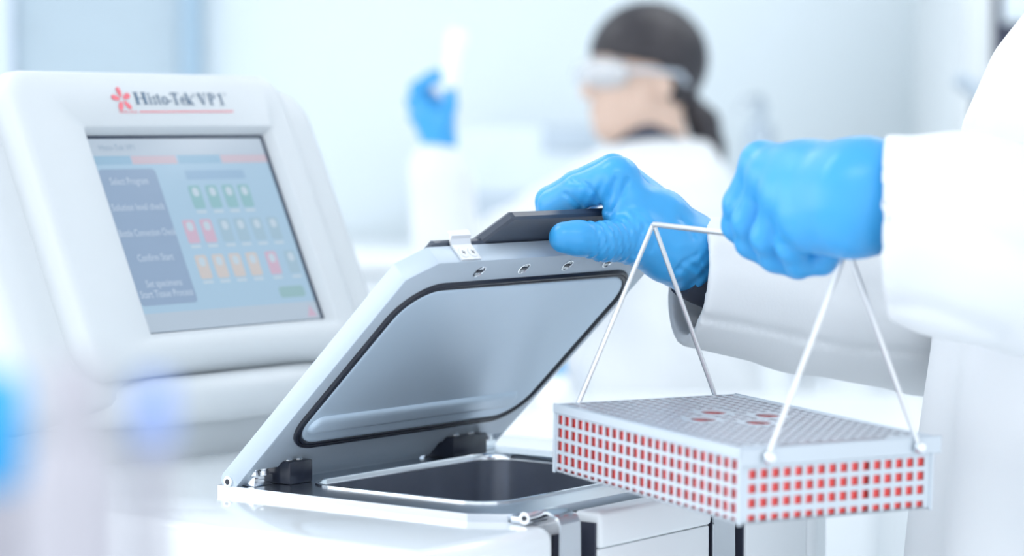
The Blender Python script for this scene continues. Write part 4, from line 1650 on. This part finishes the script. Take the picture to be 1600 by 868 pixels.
lo, hi = bounds([gat(0.07, 0, 0)], 0.10)
gg = empty('safety_goggles', gat(0.07, 0, 0))
tag(gg, 'clear safety goggles worn by the technician in the background', 'goggles')
surf('lens', goggle_shell, lo, hi, 0.0022, M_CLEAR, gg, 1)
for k in (-1, 1):
    bm = bmesh.new()
    tube(bm, [gat(0.062, 0.080 * k, 0.008), gat(0.03, 0.086 * k, 0.010), gat(-0.03, 0.088 * k, 0.006), gat(-0.045, 0.088 * k, -0.012)], 0.004, 8)
    fin('temple_arm', bm, mat('goggle_frame', (0.55, 0.63, 0.72), 0.3), gg, 60)
for k in (-1, 1):
    bm = bmesh.new()
    bmesh.ops.create_uvsphere(bm, u_segments=12, v_segments=8, radius=0.012)
    bmesh.ops.translate(bm, verts=bm.verts, vec=Vector(gat(0.073, 0.031 * k, 0.004)))
    fin('eye', bm, M_DARK, tech, 60)

# the white tube in the raised hand
a, b = PX(701, 140, 4.07), PX(716, 48, 4.05)
ax = Vector(b - a).normalized()
Lt = (Vector(b) - Vector(a)).length
Mq = ax.to_track_quat('Z', 'Y').to_matrix().to_4x4()
t = empty('sample_tube', a)
tag(t, 'white plastic sample tube held up in the raised gloved hand', 'tube')
bm = bmesh.new()
lathe(bm, [(0.003, -0.008), (0.010, 0.004), (0.0145, 0.018), (0.0145, Lt * 0.72)], Vector(a), 18, Mq)
fin('body', bm, M_TUBE, t, 50)
bm = bmesh.new()
lathe(bm, [(0.0165, Lt * 0.70), (0.017, Lt * 0.72), (0.017, Lt * 0.97), (0.015, Lt)], Vector(a), 18, Mq)
fin('cap', bm, M_TUBE, t, 50)

# ================================================================== FOREGROUND TROLLEY, OUT OF FOCUS
t = empty('trolley', RM(-0.15, 0.64, 0))
tag(t, 'white trolley carrying out-of-focus bottles close to the viewer', 'trolley')
rb('top_shelf', (-0.45, 0.0), (0.50, 0.80), (1.135, 1.155), M_TOP, t, 0.004)
rb('lower_shelf', (-0.45, 0.0), (0.50, 0.80), (0.35, 0.37), M_TOP, t, 0.004)
for a in (-0.44, -0.03):
    for b in (0.51, 0.77):
        lg = rb('leg', (a, a + 0.02), (b, b + 0.02), (0.08, 1.135), M_STEEL, t, 0.002)
        bm = bmesh.new()
        tube(bm, [RM(a, b + 0.01, 0.04), RM(a + 0.02, b + 0.01, 0.04)], 0.04, 16)
        fin('castor', bm, M_DARK, lg, 50)


def bottle(rr, hh, prof, cap, mb, mc_, label, name='squeeze_bottle'):
    t = empty(name, RM(rr, hh, 1.155))
    tag(t, label, 'bottle')
    bm = bmesh.new()
    lathe(bm, prof, RM(rr, hh, 1.155), 28)
    fin('body', bm, mb, t, 50)
    bm = bmesh.new()
    lathe(bm, cap, RM(rr, hh, 1.155), 24)
    fin('cap', bm, mc_, t, 50)


dq = 0.62
bottle(-0.106, dq, [(0.0105, 0), (0.0130, 0.003), (0.0130, 0.112), (0.0105, 0.122), (0.006, 0.128), (0.006, 0.134)],
       [(0.0075, 0.128), (0.0078, 0.130), (0.0078, 0.142), (0.006, 0.144)], M_BOTTLE, M_BOTTLE,
       'blurred milky white bottle in the left foreground between blue and lilac ones')
bottle(-0.131, dq + 0.02, [(0.0095, 0), (0.0105, 0.003), (0.0105, 0.108), (0.0075, 0.112)],
       [(0.0085, 0.110), (0.0098, 0.112), (0.0098, 0.136), (0.008, 0.139)], M_BOTTLE, M_BLUECAP,
       'blurred bottle with bright blue cap at the left edge of the foreground')
bottle(-0.0905, dq + 0.03, [(0.0035, 0), (0.0042, 0.003), (0.0042, 0.118), (0.0035, 0.122)],
       [(0.0046, 0.120), (0.005, 0.122), (0.005, 0.134), (0.004, 0.137)], M_BOTTLE, M_LILAC,
       'blurred slim bottle with lilac-blue cap in front of the machine pedestal', 'vial')
